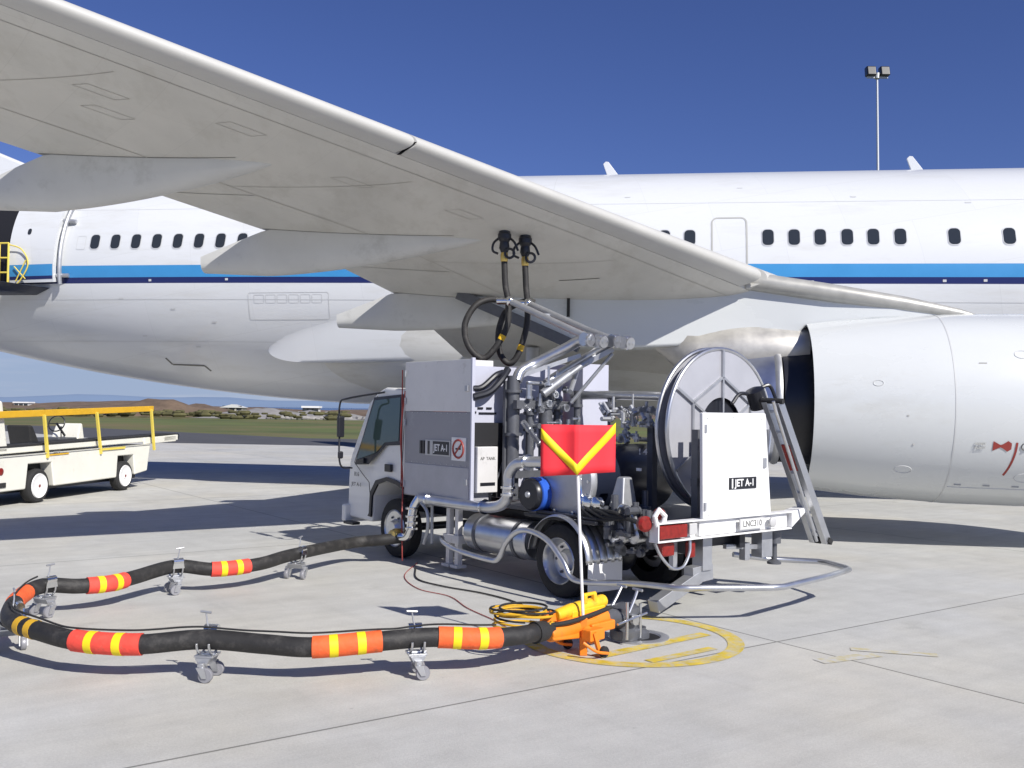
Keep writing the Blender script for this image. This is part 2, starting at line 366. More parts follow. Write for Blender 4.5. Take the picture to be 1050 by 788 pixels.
# painted refuelling circle and pit
CX, CY = 1.05, 8.46
b = MB()
def ring_seg(b, r0, r1, a0, a1, z, n=60):
    rows = []
    for i in range(n+1):
        a = a0+(a1-a0)*i/n; rows.append([(CX+r0*math.cos(a), CY+r0*math.sin(a), z), (CX+r1*math.cos(a), CY+r1*math.sin(a), z)])
    b.grid(rows)
ring_seg(b, .82, .96, 0, 2*math.pi, .004)
def strip(b, a, c, wd, z):
    a, c = Vector((*a, z)), Vector((*c, z)); d = (c-a).normalized(); n = Vector((-d.y, d.x, 0))*wd/2
    b.poly([a-n, c-n, c+n, a+n])
strip(b, (.70, 7.80), (1.74, 8.66), .13, .0045)
strip(b, (1.10, 7.68), (1.70, 8.14), .10, .005)
tag(b.build('painted_circle', 'road_yellow', recalc=False), None, None, kind='structure')
b = MB(); strip(b, (2.45, 7.75), (3.0, 8.0), .14, .004); strip(b, (2.85, 8.18), (3.5, 8.0), .11, .0045)
tag(b.build('worn_marking', 'worn_yellow', recalc=False), None, None, kind='structure')
t = thing('hydrant_pit', 'round metal fuel hydrant pit let into the concrete inside the yellow circle', 'hydrant pit', (1.12, 8.5, 0))
MB().lathe((0, 0, .002), (0, 0, 1), [(0, .27), (.012, .27), (.016, .25), (.016, .2), (.004, .19)], 40, cap=False).build('rim', 'alu_dull', t)
MB().lathe((0, 0, .001), (0, 0, 1), [(0, .2), (.004, .2)], 40).build('pit_floor', 'black_void', t)
MB().lathe((0, 0, .004), (0, 0, 1), [(0, .1), (.05, .1), (.07, .07), (.09, .07)], 24).build('valve', 'steel_dark', t)

# ================================================================ THE AIRLINER
NV = Vector((.987, -.162, 0)).normalized(); OV = Vector((-.162, -.987, 0)).normalized(); UP = Vector((0, 0, 1))
air = thing('airliner', 'white twin stripe airliner with its starboard wing reaching over the fuel truck', 'airplane', (0, 24.02, 0))
AO = Vector((0, 24.02, 0))
RF = 2.82
def zc0(n): return 4.85-.009*n
def fsec(n):            # centre z, half width, half height
    z = zc0(n); top = z+RF; bot = z-RF; wd = RF
    if n < -4:
        k = (-4-n); bot += min(.0085*k*k+.035*k, 30); wd -= .0042*k*k; top -= max(0, -n-18)*.05
    if n > 19:
        k = (n-19)/8; top -= 2.2*k*k; bot += .9*k*k; wd *= math.sqrt(max(.001, 1-k*k))
    if top-bot < .25: bot = top-.25
    return (top+bot)/2, max(wd, .12), (top-bot)/2
def fpt(n, z, off=0):   # a point on the near (starboard) side, in airliner coordinates
    zc, a, h = fsec(n); s = max(-1, min(1, (z-zc)/h)); c = math.sqrt(1-s*s)
    P = Vector((0, 0, zc))+NV*n+OV*(a*c)+UP*(h*s)
    return P+(OV*c+UP*s)*off
SB = [.29, .01, -.13]
b = MB(); ns = [-34, -30, -27, -24]+[-22+i for i in range(18)]+[-4+i*1.5 for i in range(16)]+[20.5, 22, 23.5, 25, 26, 26.8]
rows = []
mids = None
for n in ns:
    zc, a, h = fsec(n)
    al = [math.asin(max(-.98, min(.98, (zc0(n)+q-zc)/h))) for q in SB]
    A = [math.pi/2+(al[0]-math.pi/2)*i/16 for i in range(16)]+[al[0]+(al[1]-al[0])*i/2 for i in range(2)]+[al[1], al[2]]+[al[2]+(-math.pi/2-al[2])*i/16 for i in range(1, 17)]
    near = A; far = list(reversed(A))[1:-1]
    row = [Vector((0, 0, zc))+NV*n+OV*(a*math.cos(q))+UP*(h*math.sin(q)) for q in near]
    row += [Vector((0, 0, zc))+NV*n-OV*(a*math.cos(q))+UP*(h*math.sin(q)) for q in far]
    rows.append(row)
V = b.grid(rows, closed=True)
NA = 36; idx = {}
b.bm.faces.ensure_lookup_table()
nr = len(rows[0])
for i, f in enumerate(b.bm.faces):
    k = i % nr
    if k in (16, 17): f.material_index = 1
    elif k == 18: f.material_index = 2
    elif k >= 35:
        kk = nr-1-k+1
        j = 35+35-k-1
        if j in (16, 17): f.material_index = 1
        elif j == 18: f.material_index = 2
b.face(V[0]); b.face(list(reversed(V[-1])))
fus = b.build('fuselage', ['fuselage_white', 'stripe_blue', 'stripe_navy'], air, angle=50)
# belly fairing
b = MB(); rows = []
for i in range(29):
    n = -7.5+i*18/28; k = (i/28*2-1); e = max(0, 1-abs(k)**2.0)**.8
    zc = zc0(n)-.95; a = 1.2+1.72*e; h = .2+1.86*e; row = []
    for j in range(33):
        q = -math.pi*j/32; c, s = math.cos(q), math.sin(q)
        sg = lambda x: (1 if x >= 0 else -1)*abs(x)**(.72)
        row.append(Vector((0, 0, zc))+NV*n+OV*(a*sg(c))+UP*(h*sg(s)))
    rows.append(row)
b.grid(rows); b.build('belly_fairing', 'belly_grey', air, angle=60)
# panel line helper on the fuselage skin
def skin_line(pts, wd, off=.004, m='seam_soft', name='panel_line', parent=None):
    b = MB(); P = [fpt(n, z, off) for n, z in pts]
    for i in range(len(P)-1):
        d = (P[i+1]-P[i]).normalized(); nn = (P[i]-(Vector((0, 0, fsec(pts[i][0])[0]))+NV*pts[i][0])).normalized()
        s = d.cross(nn).normalized()*wd/2
        b.poly([P[i]-s, P[i+1]-s, P[i+1]+s, P[i]+s])
    return b.build(name, m, parent or fus, recalc=False)
def rrect(n0, n1, z0, z1, r, k=5):
    out = []
    for cx, cz, a0 in ((n1-r, z1-r, 0), (n0+r, z1-r, 90), (n0+r, z0+r, 180), (n1-r, z0+r, 270)):
        for i in range(k+1):
            a = R_(a0+90*i/k); out.append((cx+r*math.cos(a), cz+r*math.sin(a)))
    out.append(out[0]); return out
def refine(pts, mxl=.12):
    out = [pts[0]]
    for p, q in zip(pts, pts[1:]):
        k = max(1, int(math.hypot(q[0]-p[0], q[1]-p[1])/mxl))
        out += [(p[0]+(q[0]-p[0])*i/k, p[1]+(q[1]-p[1])*i/k) for i in range(1, k+1)]
    return out
def px2n(px): u = (px-525)/1000; return u*21.2/(1+.164*u)/.987+.46
wins = [px2n(p) for p in (787, 814, 841, 869, 896, 924, 980, 1037, 1065)]+[px2n(706)-.533*i for i in range(0, 31)]
wins += [px2n(1065)+.533*i for i in range(1, 13)]
wmesh = None
for n in wins:
    if n < px2n(86): continue
    zw = zc0(n)+.865
    fr = MB(); gl = MB()
    for bb, ww, hh, off, rr in ((fr, .135, .195, .006, .1), (gl, .115, .172, .010, .085)):
        P = rrect(n-ww, n+ww, zw-hh, zw+hh, rr)[:-1]
        bb.poly([fpt(a, z, off) for a, z in P])
    f = fr.build('window', 'window_rim', fus, recalc=False); gl.build('pane', 'window_glass', f, recalc=False)
    q = random.random()
    if q < .05:
        k_ = random.choice([.2, .25, .4])
        bd = MB(); P = [(a, z) for a, z in rrect(n-.105, n+.105, zw-.16, zw+.16, .08)[:-1]]; zl = zw+.16-.32*k_
        bd.poly([fpt(a, max(z, zl), .012) for a, z in P]); bd.build('blind', 'seam_soft', f, recalc=False)
# blunt teardrop fairing at the foot of the wing root
b = MB(); rows = []; na, nb = px2n(264), px2n(500)
for i in range(31):
    k = (i/30)**1.6; n = na+(nb-na)*k; e = min(1, (k/.22))**.5 if k > 0 else 0; e = math.sin(e*math.pi/2)
    zb = 3.30-.26*e-.02*k; zt = 3.30+.08*e+1.25*k**.75; row = []
    for j in range(19):
        t = j/18; f = (t/.16)**.55 if t < .16 else (1-(t-.16)/.84)**1.5
        row.append(fpt(n, zb+(zt-zb)*t, -.02+.02*e+.42*e*f*(.6+.4*k)))
    rows.append(row)
b.grid(rows); b.build('root_fairing', 'fuselage_white', air, angle=70)
for px, z in ((602, 4.62), (832, 4.70), (968, 4.70), (1010, 4.70), (150, 4.86), (230, 4.86)):
    n = px2n(px); z += 0; skin_line([(n-.035, z), (n+.035, z)], .05, .006, 'window_rim', 'drain_mark')
for px, z in ((118, 4.45), (172, 4.2), (214, 3.9), (135, 3.6), (190, 3.35), (880, 6.6), (760, 6.9), (1000, 6.4), (640, 6.7)):
    n = px2n(px); skin_line([(n-.06, z), (n+.06, z)], .03, .005, 'seam_faint', 'placard')
for i in range(6): skin_line(refine(rrect(px2n(258+12*i), px2n(268+12*i), 4.32, 4.50, .02)), .010, .004, 'seam_faint', 'service_panel')
# overwing emergency door, aft door frame and other lines
n0, n1 = px2n(729), px2n(765)
zd = zc0(5)
skin_line(refine(rrect(n0, n1, zd-.02-.9, zd+1.32, .12)), .035, .006, 'seam_soft', 'door_seam')
for a, z0, z1 in ((px2n(400), 2.6, 7.6), (px2n(560), 5.0, 7.6)):
    skin_line([(a, z0+(z1-z0)*i/20) for i in range(21)], .012, .003, 'seam_faint')
for zz in (6.55, 4.35, 3.4): skin_line([(-13+i*.5, zz-.009*(-13+i*.5)) for i in range(60)], .01, .003, 'seam_faint')
skin_line(refine(rrect(px2n(252), px2n(335), 3.05+.9, 4.2+.35, .05)), .014, .004, 'seam_faint', 'service_panel')
skin_line(refine(rrect(px2n(70), px2n(79), 5.62, 5.95, .04)), .012, .004, 'seam_faint', 'service_panel')
skin_line(refine([(px2n(148), 3.1), (px2n(152), 2.95), (px2n(188), 2.92), (px2n(192), 2.8)]), .05, .005, 'seam_dark', 'vent_slot')
# blade antennas on the crown
for px in (626, 941):
    n = px2n(px)*1.13-.45; b = MB()
    z = zc0(n)+RF-.06
    b.prism([(.16, 0), (-.16, 0), (-.30, .40), (-.24, .46), (-.17, .45)], lambda a, c: NV*(n+a)+OV*.03+UP*(z+c), lambda a, c: NV*(n+a)-OV*.03+UP*(z+c))
    b.build('antenna', 'fuselage_white', air, bevel=.01)
# fin with its dorsal fillet, tailplane
b = MB(); tz = lambda n: fsec(n)[0]+fsec(n)[2]-.1
b.prism([(-11.2, 7.55), (-14.2, 8.75), (-17.2, 9.9), (-25.5, 16.6), (-28.8, 16.6), (-27, 7.2), (-20, 7.0)], lambda a, c: NV*a+OV*.16+UP*c, lambda a, c: NV*a-OV*.16+UP*c)
b.build('tail_fin', 'fuselage_white', air, bevel=.08)
for s, nm in ((1, 'tailplane'), (-1, 'tailplane')):
    b = MB(); b.hexa([NV*-25+OV*s*.6+UP*6.5, NV*-29+OV*s*.6+UP*6.5, NV*-32+OV*s*8+UP*7.1, NV*-30.4+OV*s*8+UP*7.1,
                      NV*-25+OV*s*.6+UP*6.85, NV*-29+OV*s*.6+UP*6.7, NV*-32+OV*s*8+UP*7.25, NV*-30.4+OV*s*8+UP*7.3]).build(nm, 'wing_grey', air, bevel=.04)

# open aft door standing proud of the skin, doorway behind it
nd0, nd1 = px2n(5), px2n(53)
dz0, dz1 = 4.86, 6.75
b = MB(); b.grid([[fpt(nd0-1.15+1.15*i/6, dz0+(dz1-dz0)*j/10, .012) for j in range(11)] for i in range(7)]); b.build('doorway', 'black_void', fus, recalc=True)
dr = MB(); outer = []; inner = []
for i in range(9):
    n = nd0+(nd1-nd0)*i/8
    outer.append([fpt(n, dz0+(dz1-dz0)*j/12, .22) for j in range(13)]); inner.append([fpt(n, dz0+(dz1-dz0)*j/12, .10) for j in range(13)])
dr.grid(outer); dr.grid(inner)
for seq in ([(0, j) for j in range(13)], [(8, j) for j in range(13)], [(i, 0) for i in range(9)], [(i, 12) for i in range(9)]):
    dr.grid([[outer[i][j] for i, j in seq], [inner[i][j] for i, j in seq]])
door = dr.build('door', 'fuselage_white', air, angle=40)
def dpatch(z0, z1, m, name):
    b = MB(); b.grid([[fpt(nd0+.02+(nd1-nd0-.04)*i/8, z0+(z1-z0)*j/2, .225) for j in range(3)] for i in range(9)]); b.build(name, m, door)
dpatch(5.0, 5.25, 'stripe_blue', 'blue_stripe'); dpatch(4.93, 5.0, 'stripe_navy', 'navy_stripe')
b = MB(); P = rrect(px2n(22), px2n(26), 5.92, 6.06, .05)[:-1]; b.poly([fpt(a, z, .226) for a, z in P]); b.build('porthole', 'window_glass', door, recalc=False)
b = MB()
b.tube([fpt(nd1+.10, dz0+(dz1-dz0)*j/12-.05, .12) for j in range(13)], .05, 8)
b.tube([fpt(nd1-.05, 5.0, .12), fpt(nd1+.3, 5.0, .05)], .05, 8); b.tube([fpt(nd1-.05, 6.3, .12), fpt(nd1+.3, 6.3, .05)], .05, 8)
b.build('door_hinge', 'alu_dull', door)

# ---- wing
Q = Vector((4.21, 15.3, 4.02))-AO
def interp(x, xs, ys):
    if x <= xs[0]: return ys[0]
    for a, b_, c, d in zip(xs, xs[1:], ys, ys[1:]):
        if x <= b_: return c+(d-c)*(x-a)/(b_-a)
    return ys[-1]
def ate(s): return interp(s, [-5.5, -.1, 3, 6, 9, 14, 17], [6.2, 6.33, 7.2, 9.0, 10.9, 14.2, 16.0])
def ale(s): return .81*s
def wchord(s): return ate(s)-ale(s)
def wpt(s, fr, side=0, off=0):   # side -1 lower, +1 upper
    c = wchord(s); a = ale(s)+c*fr
    t = 5*.11*c*(.2969*math.sqrt(max(fr, 0))-.126*fr-.3516*fr**2+.2843*fr**3-.1015*fr**4)
    t = max(t, .004)
    z = 4.02+.154*s-.1*fr+ (t*1.0 if side > 0 else -t*.82 if side < 0 else 0)
    P = Q+OV*s-NV*a; P.z = z+off*side; return P
SL = [-5.5, -4, -2.5, -1.2, -.1, 1.5, 3, 4.5, 6, 7.5, 9, 11, 14, 16.5, 17]
def slice_(f0, f1, s_list, n=16, pw=2.0):
    fs = [f0+(f1-f0)*(i/n)**pw for i in range(n+1)]
    rows = []
    for s in s_list:
        rows.append([wpt(s, f, 1) for f in reversed(fs)]+[wpt(s, f, -1) for f in fs[(1 if f0 == 0 else 0):]])
    return rows
b = MB(); V = b.grid(slice_(.055, 1, SL, 18, 1.3))
for v in (V[0], V[-1]): b.face(v)
b2 = [V[i][0] for i in range(len(V))], [V[i][-1] for i in range(len(V))]
for i in range(len(V)-1): b.face([b2[0][i], b2[0][i+1], b2[1][i+1], b2[1][i]])
h = len(V[0])//2
for i in range(len(V)-1): b.face([V[i][h-1], V[i][h], V[i+1][h], V[i+1][h-1]])
wing = b.build('wing', 'wing_grey', air, angle=30)
def sspan(a, c, k=8): return [a+(c-a)*i/k for i in range(k+1)]
for a, c in ((-5.5, .3), (.42, 5.50), (5.53, 11.2), (11.23, 16.9)):
    b = MB(); rows = slice_(0, .052, sspan(a, c), 10, 2)
    V = b.grid(rows)
    for v in (V[0], V[-1]): b.face(v)
    for i in range(len(V)-1): b.face([V[i][0], V[i+1][0], V[i+1][-1], V[i][-1]])
    b.build('slat', 'slat_pale', wing, angle=40)
# dark wedge seen in the slat joint
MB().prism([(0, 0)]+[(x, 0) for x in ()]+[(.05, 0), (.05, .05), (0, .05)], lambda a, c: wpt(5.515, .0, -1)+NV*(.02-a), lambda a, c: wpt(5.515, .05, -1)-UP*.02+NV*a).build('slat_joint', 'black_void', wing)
def wing_line(pts, wd, m='seam_dark', name='panel_line', off=.004):
    b = MB(); P = [wpt(s, f, -1, off) for s, f in pts]
    for i in range(len(P)-1):
        d = (P[i+1]-P[i]).normalized(); s = d.cross(UP).normalized()*wd/2
        b.poly([P[i]-s, P[i+1]-s, P[i+1]+s, P[i]+s])
    return b.build(name, m, wing, recalc=False)
def wl(a, c, k=24): return [(a[0]+(c[0]-a[0])*i/k, a[1]+(c[1]-a[1])*i/k) for i in range(k+1)]
wing_line(wl((-3.8, .66), (12, .68), 50), .018, 'seam_wing')
wing_line(wl((-3.8, .115), (14, .115), 50), .012, 'seam_wing')
for s in (7.6, 4.9, 2.0, 10.2): wing_line(wl((s, .16), (s, .66)), .010, 'seam_wing')
for s in (1.5, 4.6, 7.3): wing_line(wl((s, .68), (s, .99)), .02, 'seam_soft')
for s, f in ((7.3, .3), (6.4, .22), (5.0, .3), (3.9, .24), (6.9, .42), (2.6, .36)):
    wing_line([(s-.16, f-.02), (s+.16, f-.02), (s+.16, f+.02), (s-.16, f+.02), (s-.16, f-.02)], .008, 'seam_wing', 'access_panel')
for s, f in ((1.3, .3), (-.8, .25)): wing_line(wl((s, f), (s-.1, f+.12), 6), .035, 'seam_dark', 'slot')
# flap track fairings
for s in (5.55, 2.95, -.25):
    b = MB(); rows = []; c = wchord(s); a1 = ate(s)
    for i in range(27):
        k = i/26; a = ale(s)+.38*c+(a1+1.0-(ale(s)+.38*c))*k
        fr = (a-ale(s))/c
        if fr <= 1: low = wpt(s, min(fr, .999), -1).z; topz = low+.03
        else: topz = wpt(s, 1, -1).z-.36*(a-a1)+.02; low = topz
        L1 = wpt(s, .999, -1).z
        kk = min(1, k/.80); kk = 1-(1-kk)**1.7; z38 = wpt(s, .38, -1).z
        bot = min(low, z38+(L1-.60-z38)*kk) if fr <= 1 else L1-.60+.05*(a-a1)
        wd = .21*min(1, (k*5+.05))**.6*(1-.25*max(0, (k-.8)/.2))
        base = Q+OV*s-NV*a; row = []
        for j in range(13):
            q = math.pi*j/12; y = -math.cos(q); rnd_ = math.sin(q)**.55
            row.append(Vector((0, 0, 0))+Vector((base.x, base.y, 0))+OV*(wd*y)+UP*(topz+(bot-topz)*rnd_))
        rows.append(row)
    b.grid(rows, closed=True)
    V0 = rows[-1]; b.poly(V0)
    b.build('flap_fairing', 'fairing_grey', wing, angle=40)
    wing_line(wl((s+.22, .42), (s+.22, .99)), .016, 'seam_dark', 'fairing_seam', .003)
# ---- far wing, seen from elsewhere only as a simple mate
b = MB(); rows = []
def mpt(s, f, side):
    P = wpt(s, f, side); d = P.dot(OV); return P-OV*(2*d)
for s in (-5.5, -.1, 6, 11, 17):
    fs = [(i/12)**1.5 for i in range(13)]
    rows.append([mpt(s, f, 1) for f in reversed(fs)]+[mpt(s, f, -1) for f in fs[1:]])
V = b.grid(rows, closed=True); b.face(V[0]); b.face(V[-1]); b.build('wing', 'wing_grey', air)

# ---- engine
ED = Vector((.987, -.162, -.008)).normalized()
def engine(E0, parent):
    K = .968
    b = MB(); b.lathe(E0, ED, [(q*K, w_*K) for q, w_ in [(0, 1.31), (0, 1.335), (.9, 1.42), (2.1, 1.49), (3.2, 1.50), (4.4, 1.46), (5.1, 1.34), (5.35, 1.22), (5.3, 1.12), (4.9, 1.08), (3.5, 1.2), (1.0, 1.2), (.02, 1.30)]], 72, cap=False)
    nac = b.build('engine_cowl', 'nacelle_white', parent, angle=30)
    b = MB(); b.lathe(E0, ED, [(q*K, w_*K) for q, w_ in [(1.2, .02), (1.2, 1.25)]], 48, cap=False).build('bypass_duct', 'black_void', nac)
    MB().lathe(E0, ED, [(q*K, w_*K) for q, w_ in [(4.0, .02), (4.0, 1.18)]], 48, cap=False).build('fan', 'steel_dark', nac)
    b = MB(); b.lathe(E0, ED, [(q*K, w_*K) for q, w_ in [(1.2, .95), (.3, .95), (-.38, .92)]], 48, cap=False); b.build('core_duct', 'black_paint', nac)
    b = MB(); b.lathe(E0, ED, [(q*K, w_*K) for q, w_ in [(-.5, .93), (-.9, .88), (-1.6, .72), (-2.1, .58), (-2.12, .52), (-1.6, .5)]], 48, cap=False); b.build('core_cowl', 'core_metal', nac)
    b = MB(); b.lathe(E0, ED, [(q*K, w_*K) for q, w_ in [(-.40, .92), (-.41, .95), (-.45, .965), (-.49, .955), (-.52, .925)]], 48, cap=False); b.build('core_ring', 'alu_dull', nac)
    MB().lathe(E0, ED, [(q*K, w_*K) for q, w_ in [(-1.2, .34), (-1.9, .26), (-2.3, .04)]], 32).build('exhaust_plug', 'heat_metal', nac)
    for d in (1.95, 3.75):
        r = interp(d, [.9, 2.1, 3.2, 4.4], [1.42, 1.49, 1.50, 1.46])+.003
        MB().lathe(E0, ED, [(q*K, w_*K) for q, w_ in [(d-.009, r), (d+.009, r)]], 72, cap=False).build('cowl_seam', 'seam_faint', nac, recalc=False)
    return nac
E0 = Vector((4.57, 15.32, 2.086))-AO
nac = engine(E0, air)
def cowlpt(d, ang, off=.004):   # ang measured from the outboard side, upwards
    r = interp(d, [0, .9, 2.1, 3.2, 4.4, 5.1], [1.335, 1.42, 1.49, 1.50, 1.46, 1.34])*.968+off
    return E0+ED*d*.968+OV*(r*math.cos(ang))+UP*(r*math.sin(ang))
def cowlstrip(pts, wd, m, name):
    b = MB(); P = [cowlpt(*p) for p in pts]
    for i in range(len(P)-1):
        d = (P[i+1]-P[i]).normalized(); s = d.cross(OV).normalized()*wd/2; b.poly([P[i]-s, P[i+1]-s, P[i+1]+s, P[i]+s])
    b.build(name, m, nac, recalc=False)
# bow-tie mark, red arc, small stencils
def cpoly(pts, m, name):
    b = MB(); b.poly([cowlpt(d, a, .006) for d, a in pts]); b.build(name, m, nac, recalc=False)
AM = R_(-21)
DM = 2.60
cpoly([(DM-.13, AM+.05), (DM-.13, AM-.05), (DM-.03, AM-.012), (DM-.03, AM+.012)], 'red_paint', 'bow_tie_mark')
cpoly([(DM+.12, AM+.03), (DM+.07, AM+.055), (DM-.0, AM+.02), (DM-.03, AM+.012), (DM-.03, AM-.012), (DM, AM-.02), (DM+.07, AM-.055), (DM+.12, AM-.03)], 'red_paint', 'bow_tie_mark')
cowlstrip([(DM+.19-.0017*i*i, AM+.04-.047*i) for i in range(9)], .03, 'red_paint', 'red_arc')
b = MB(); b.tube([cowlpt(DM+.33+.075*math.cos(a), AM+.042*math.sin(a), .004) for a in [2*math.pi*i/20 for i in range(20)]], .007, 6, closed=True); b.build('number_ring', 'seam_dark', nac)
lettering('5', .1, ED, UP, cowlpt(DM+.33, AM, .012), 'seam_dark', nac)
lettering('HOIST', .05, ED, UP, cowlpt(DM-.3, AM+.02, .012), 'seam_soft', nac); lettering('POINT', .05, ED, UP, cowlpt(DM-.3, AM-.02, .012), 'seam_soft', nac)
for d, a, wdd in ((2.35, R_(26), .11), (3.75, R_(26), .11), (3.2, R_(11), .26), (3.1, R_(-12), .1), (1.3, R_(-5), .03), (1.4, R_(-22), .03)):
    cowlstrip([(d-wdd/2, a), (d+wdd/2, a)], .022, 'seam_soft', 'latch')
def cowlloop(d0, a0, rd, ra, name='access_panel', wd=.012):
    b = MB(); b.tube([cowlpt(d0+rd*math.cos(q), a0+ra*math.sin(q), .0) for q in [2*math.pi*i/28 for i in range(28)]], wd*.5, 5, closed=True); b.build(name, 'seam_faint', nac)
cowlloop(3.0, R_(-42), .16, .06); cowlloop(1.3, R_(-40), .12, .05); cowlloop(2.9, R_(32), .10, .045); cowlloop(.9, R_(14), .07, .03)
cowlstrip([(1.97+i*.11, R_(-52)) for i in range(17)], .01, 'seam_faint', 'cowl_seam')
for d in (2.1, 2.5, 2.9, 3.3, 3.65): cowlstrip([(d-.05, R_(-49)), (d+.05, R_(-49))], .035, 'seam_soft', 'latch')
# pylon: tall fairing between the engine and the wing, in the plane of the engine axis
EP = lambda a, z: Vector((E0.x, E0.y, 0))+Vector((NV.x, NV.y, 0))*a+UP*z
def pylon_pts():
    low = [(-5.45, 3.83), (-4.52, 3.42), (-3.56, 2.98), (-2.78, 2.96), (-1.94, 3.0), (-1.42, 3.16), (-.1, 3.2), (.0, 3.3), (1.0, 3.42), (2.3, 3.46)]
    top = [(2.4, 3.54), (1.5, 3.70), (.4, 3.90), (-.53, 4.06), (-1.2, 4.2), (-2.5, 4.2), (-4.6, 4.05), (-5.6, 3.95)]
    return low+top
b = MB(); pp = pylon_pts(); wdt = lambda a: .32*min(1, max(.5, (a+6.2)/2.2))*(1 if a < .5 else max(.25, 1-(a-.5)/2.8))
b.prism(pp, lambda a, z: EP(a, z)+OV*wdt(a), lambda a, z: EP(a, z)-OV*wdt(a)); b.build('pylon', 'nacelle_white', air, bevel=.05)
# metal heat shield under the pylon, over the core
b = MB(); rows = []
for i in range(15):
    k = i/14; a = -2.3+k*2.35; wd_ = (.30+.22*math.sin(k*2.2))*min(1, .25+k*3.5); zt = 3.0+.10*k; zb = 2.62+.12*math.sin(k*3)+.16*k*k
    rows.append([EP(a, 0)+OV*(wd_*math.cos(q))+UP*((zt+zb)/2+.22*max(0, 1-k*3.5)+(.34+.12*math.sin(k*3))*min(1, .25+k*3.5)*math.sin(q)) for q in [2*math.pi*j/20 for j in range(20)]])
V = b.grid(rows, closed=True); b.face(V[0]); b.face(V[-1]); b.build('heat_shield', 'heat_metal', nac)
b = MB()
for p, q in (((-5.5, 3.84), (-4.52, 3.42)), ((-4.52, 3.42), (-3.5, 2.97))): b.beam(EP(p[0], p[1])+OV*.25, EP(q[0], q[1])+OV*.25, .20, .17)
b.build('pylon_dark_edge', 'steel_dark', air)  # dark strip following the pylon's aft lower edge
b = MB(); b.beam(EP(-3.68, 3.98)+OV*.322, EP(-3.68, 3.46)+OV*.322, .05, .01, OV).build('drain_slot', 'black_void', air)
# front edge of the pylon in bare metal
b = MB(); b.tube([EP(a, z-.03)+OV*(wdt(a)*.8-.02) for a, z in ((-.9, 4.06), (.4, 3.86), (1.5, 3.69), (2.3, 3.55), (2.75, 3.44))], [.15, .14, .12, .08, .03], 14); b.build('pylon_edge', 'ridge_grey', air)
# main gear behind the truck
g = MB(); GP = Vector((.4, 19.4, 0))-AO
g.cyl(GP+UP*.9, GP+UP*3.2, .14); g.cyl(GP+UP*.6, GP+UP*1.6, .1); g.beam(GP+NV*.75+UP*.62, GP-NV*.75+UP*.62, .2, .22); g.beam(GP+UP*1.3, GP-OV*1.6+UP*2.7, .12, .12)
gear = g.build('landing_gear', 'alu_dull', air)
for a in (-.7, .7):
    for o_ in (-.45, .45):
        c = GP+NV*a+OV*o_+UP*.55
        MB().lathe(c-OV*.18, OV, [(0, .3), (.0, .48), (.06, .55), (.3, .55), (.36, .48), (.36, .3)], 32).build('wheel', 'rubber', gear)

# stairs platform at the aft door
plat = thing('service_platform', 'dark platform with yellow guard rails raised to the open aft door', 'platform', AO+fpt(px2n(8), 4.8, 0)*Vector((1, 1, 0)) if False else (0, 0, 0))
PC = AO+fpt(px2n(5), 4.8, .05); PC.z = 0
plat.location = PC; ip = lambda n_, o_, z: NV*n_+OV*o_+UP*z
b = MB(); b.hexa([ip(-2.2, .0, 4.55), ip(.62, .0, 4.55), ip(.35, 1.3, 4.55), ip(-2.2, 1.5, 4.55), ip(-2.2, .0, 4.75), ip(.98, .0, 4.72), ip(.6, 1.3, 4.72), ip(-2.2, 1.5, 4.72)]).build('deck', 'vessel_black', plat, bevel=.03)
b = MB()
for n_ in (-.38, -.16, .08): b.tube([ip(n_, .35, 4.7), ip(n_, .35, 5.75)], .025, 8)
for z in (5.75, 5.4, 5.05): b.tube([ip(-2.1, .35, z), ip(.08, .35, z)], .022, 8)
b.build('guard_rail', 'gate_yellow', plat)
b = MB(); b.tube(smooth([ip(.08, .35, 5.72), ip(.4, .32, 5.6), ip(.56, .3, 5.25), ip(.35, .3, 4.85), ip(.2, .3, 4.75)], 6), .016, 8); b.tube([ip(.25, .3, 4.85), ip(.5, .3, 5.35)], .014, 6); b.tube([ip(.5, .3, 4.9), ip(.2, .3, 5.2)], .014, 6); b.build('hoop_rail', 'gate_yellow', plat)
b = MB(); 
for o_ in (.3, 1.3):
    b.beam(ip(-1.9, o_, .2), ip(-1.9, o_, 4.6), .14, .14, NV); b.beam(ip(-3.4, o_, .2), ip(-3.4, o_, 4.6), .14, .14, NV)
b.beam(ip(-3.4, .3, .3), ip(-1.9, .3, 4.4), .08, .08); b.beam(ip(-3.4, 1.3, 4.4), ip(-1.9, 1.3, .3), .08, .08); b.beam(ip(-3.6, .8, .25), ip(-1.6, .8, .25), 1.2, .15)
b.beam(ip(-3.6, .75, 4.62), ip(-2.2, .75, 4.62), 1.4, .14)
b.build('support_frame', 'steel_dark', plat)

# light mast far behind
mast = thing('light_mast', 'tall slim floodlight mast rising behind the airliner fuselage', 'light mast', (34.7, 92, 0))
MB().tube([(0, 0, 0), (-.15, 0, 17), (-.35, 0, 34.1)], [.24, .15, .09], 10).build('pole', 'galvanised', mast)
MB().beam((-1.35, 0, 34.1), (.65, 0, 34.1), .14, .14).build('cross_arm', 'galvanised', mast)
for sx in (-.98, .32):
    MB().hexa([(sx-.55+a, y, 34.2+z) for z, y0, y1 in ((0, -.5, .35), (.95, -.25, .5)) for a, y in ((0.1, y0), (1.0, y0), (1.0, y1), (.1, y1))]).build('floodlight', 'black_paint', mast, bevel=.12)
MB().tube([(-.35, 0, 34.0), (-.35, 0, 34.5)], .25, 10).build('mast_head', 'galvanised', mast)

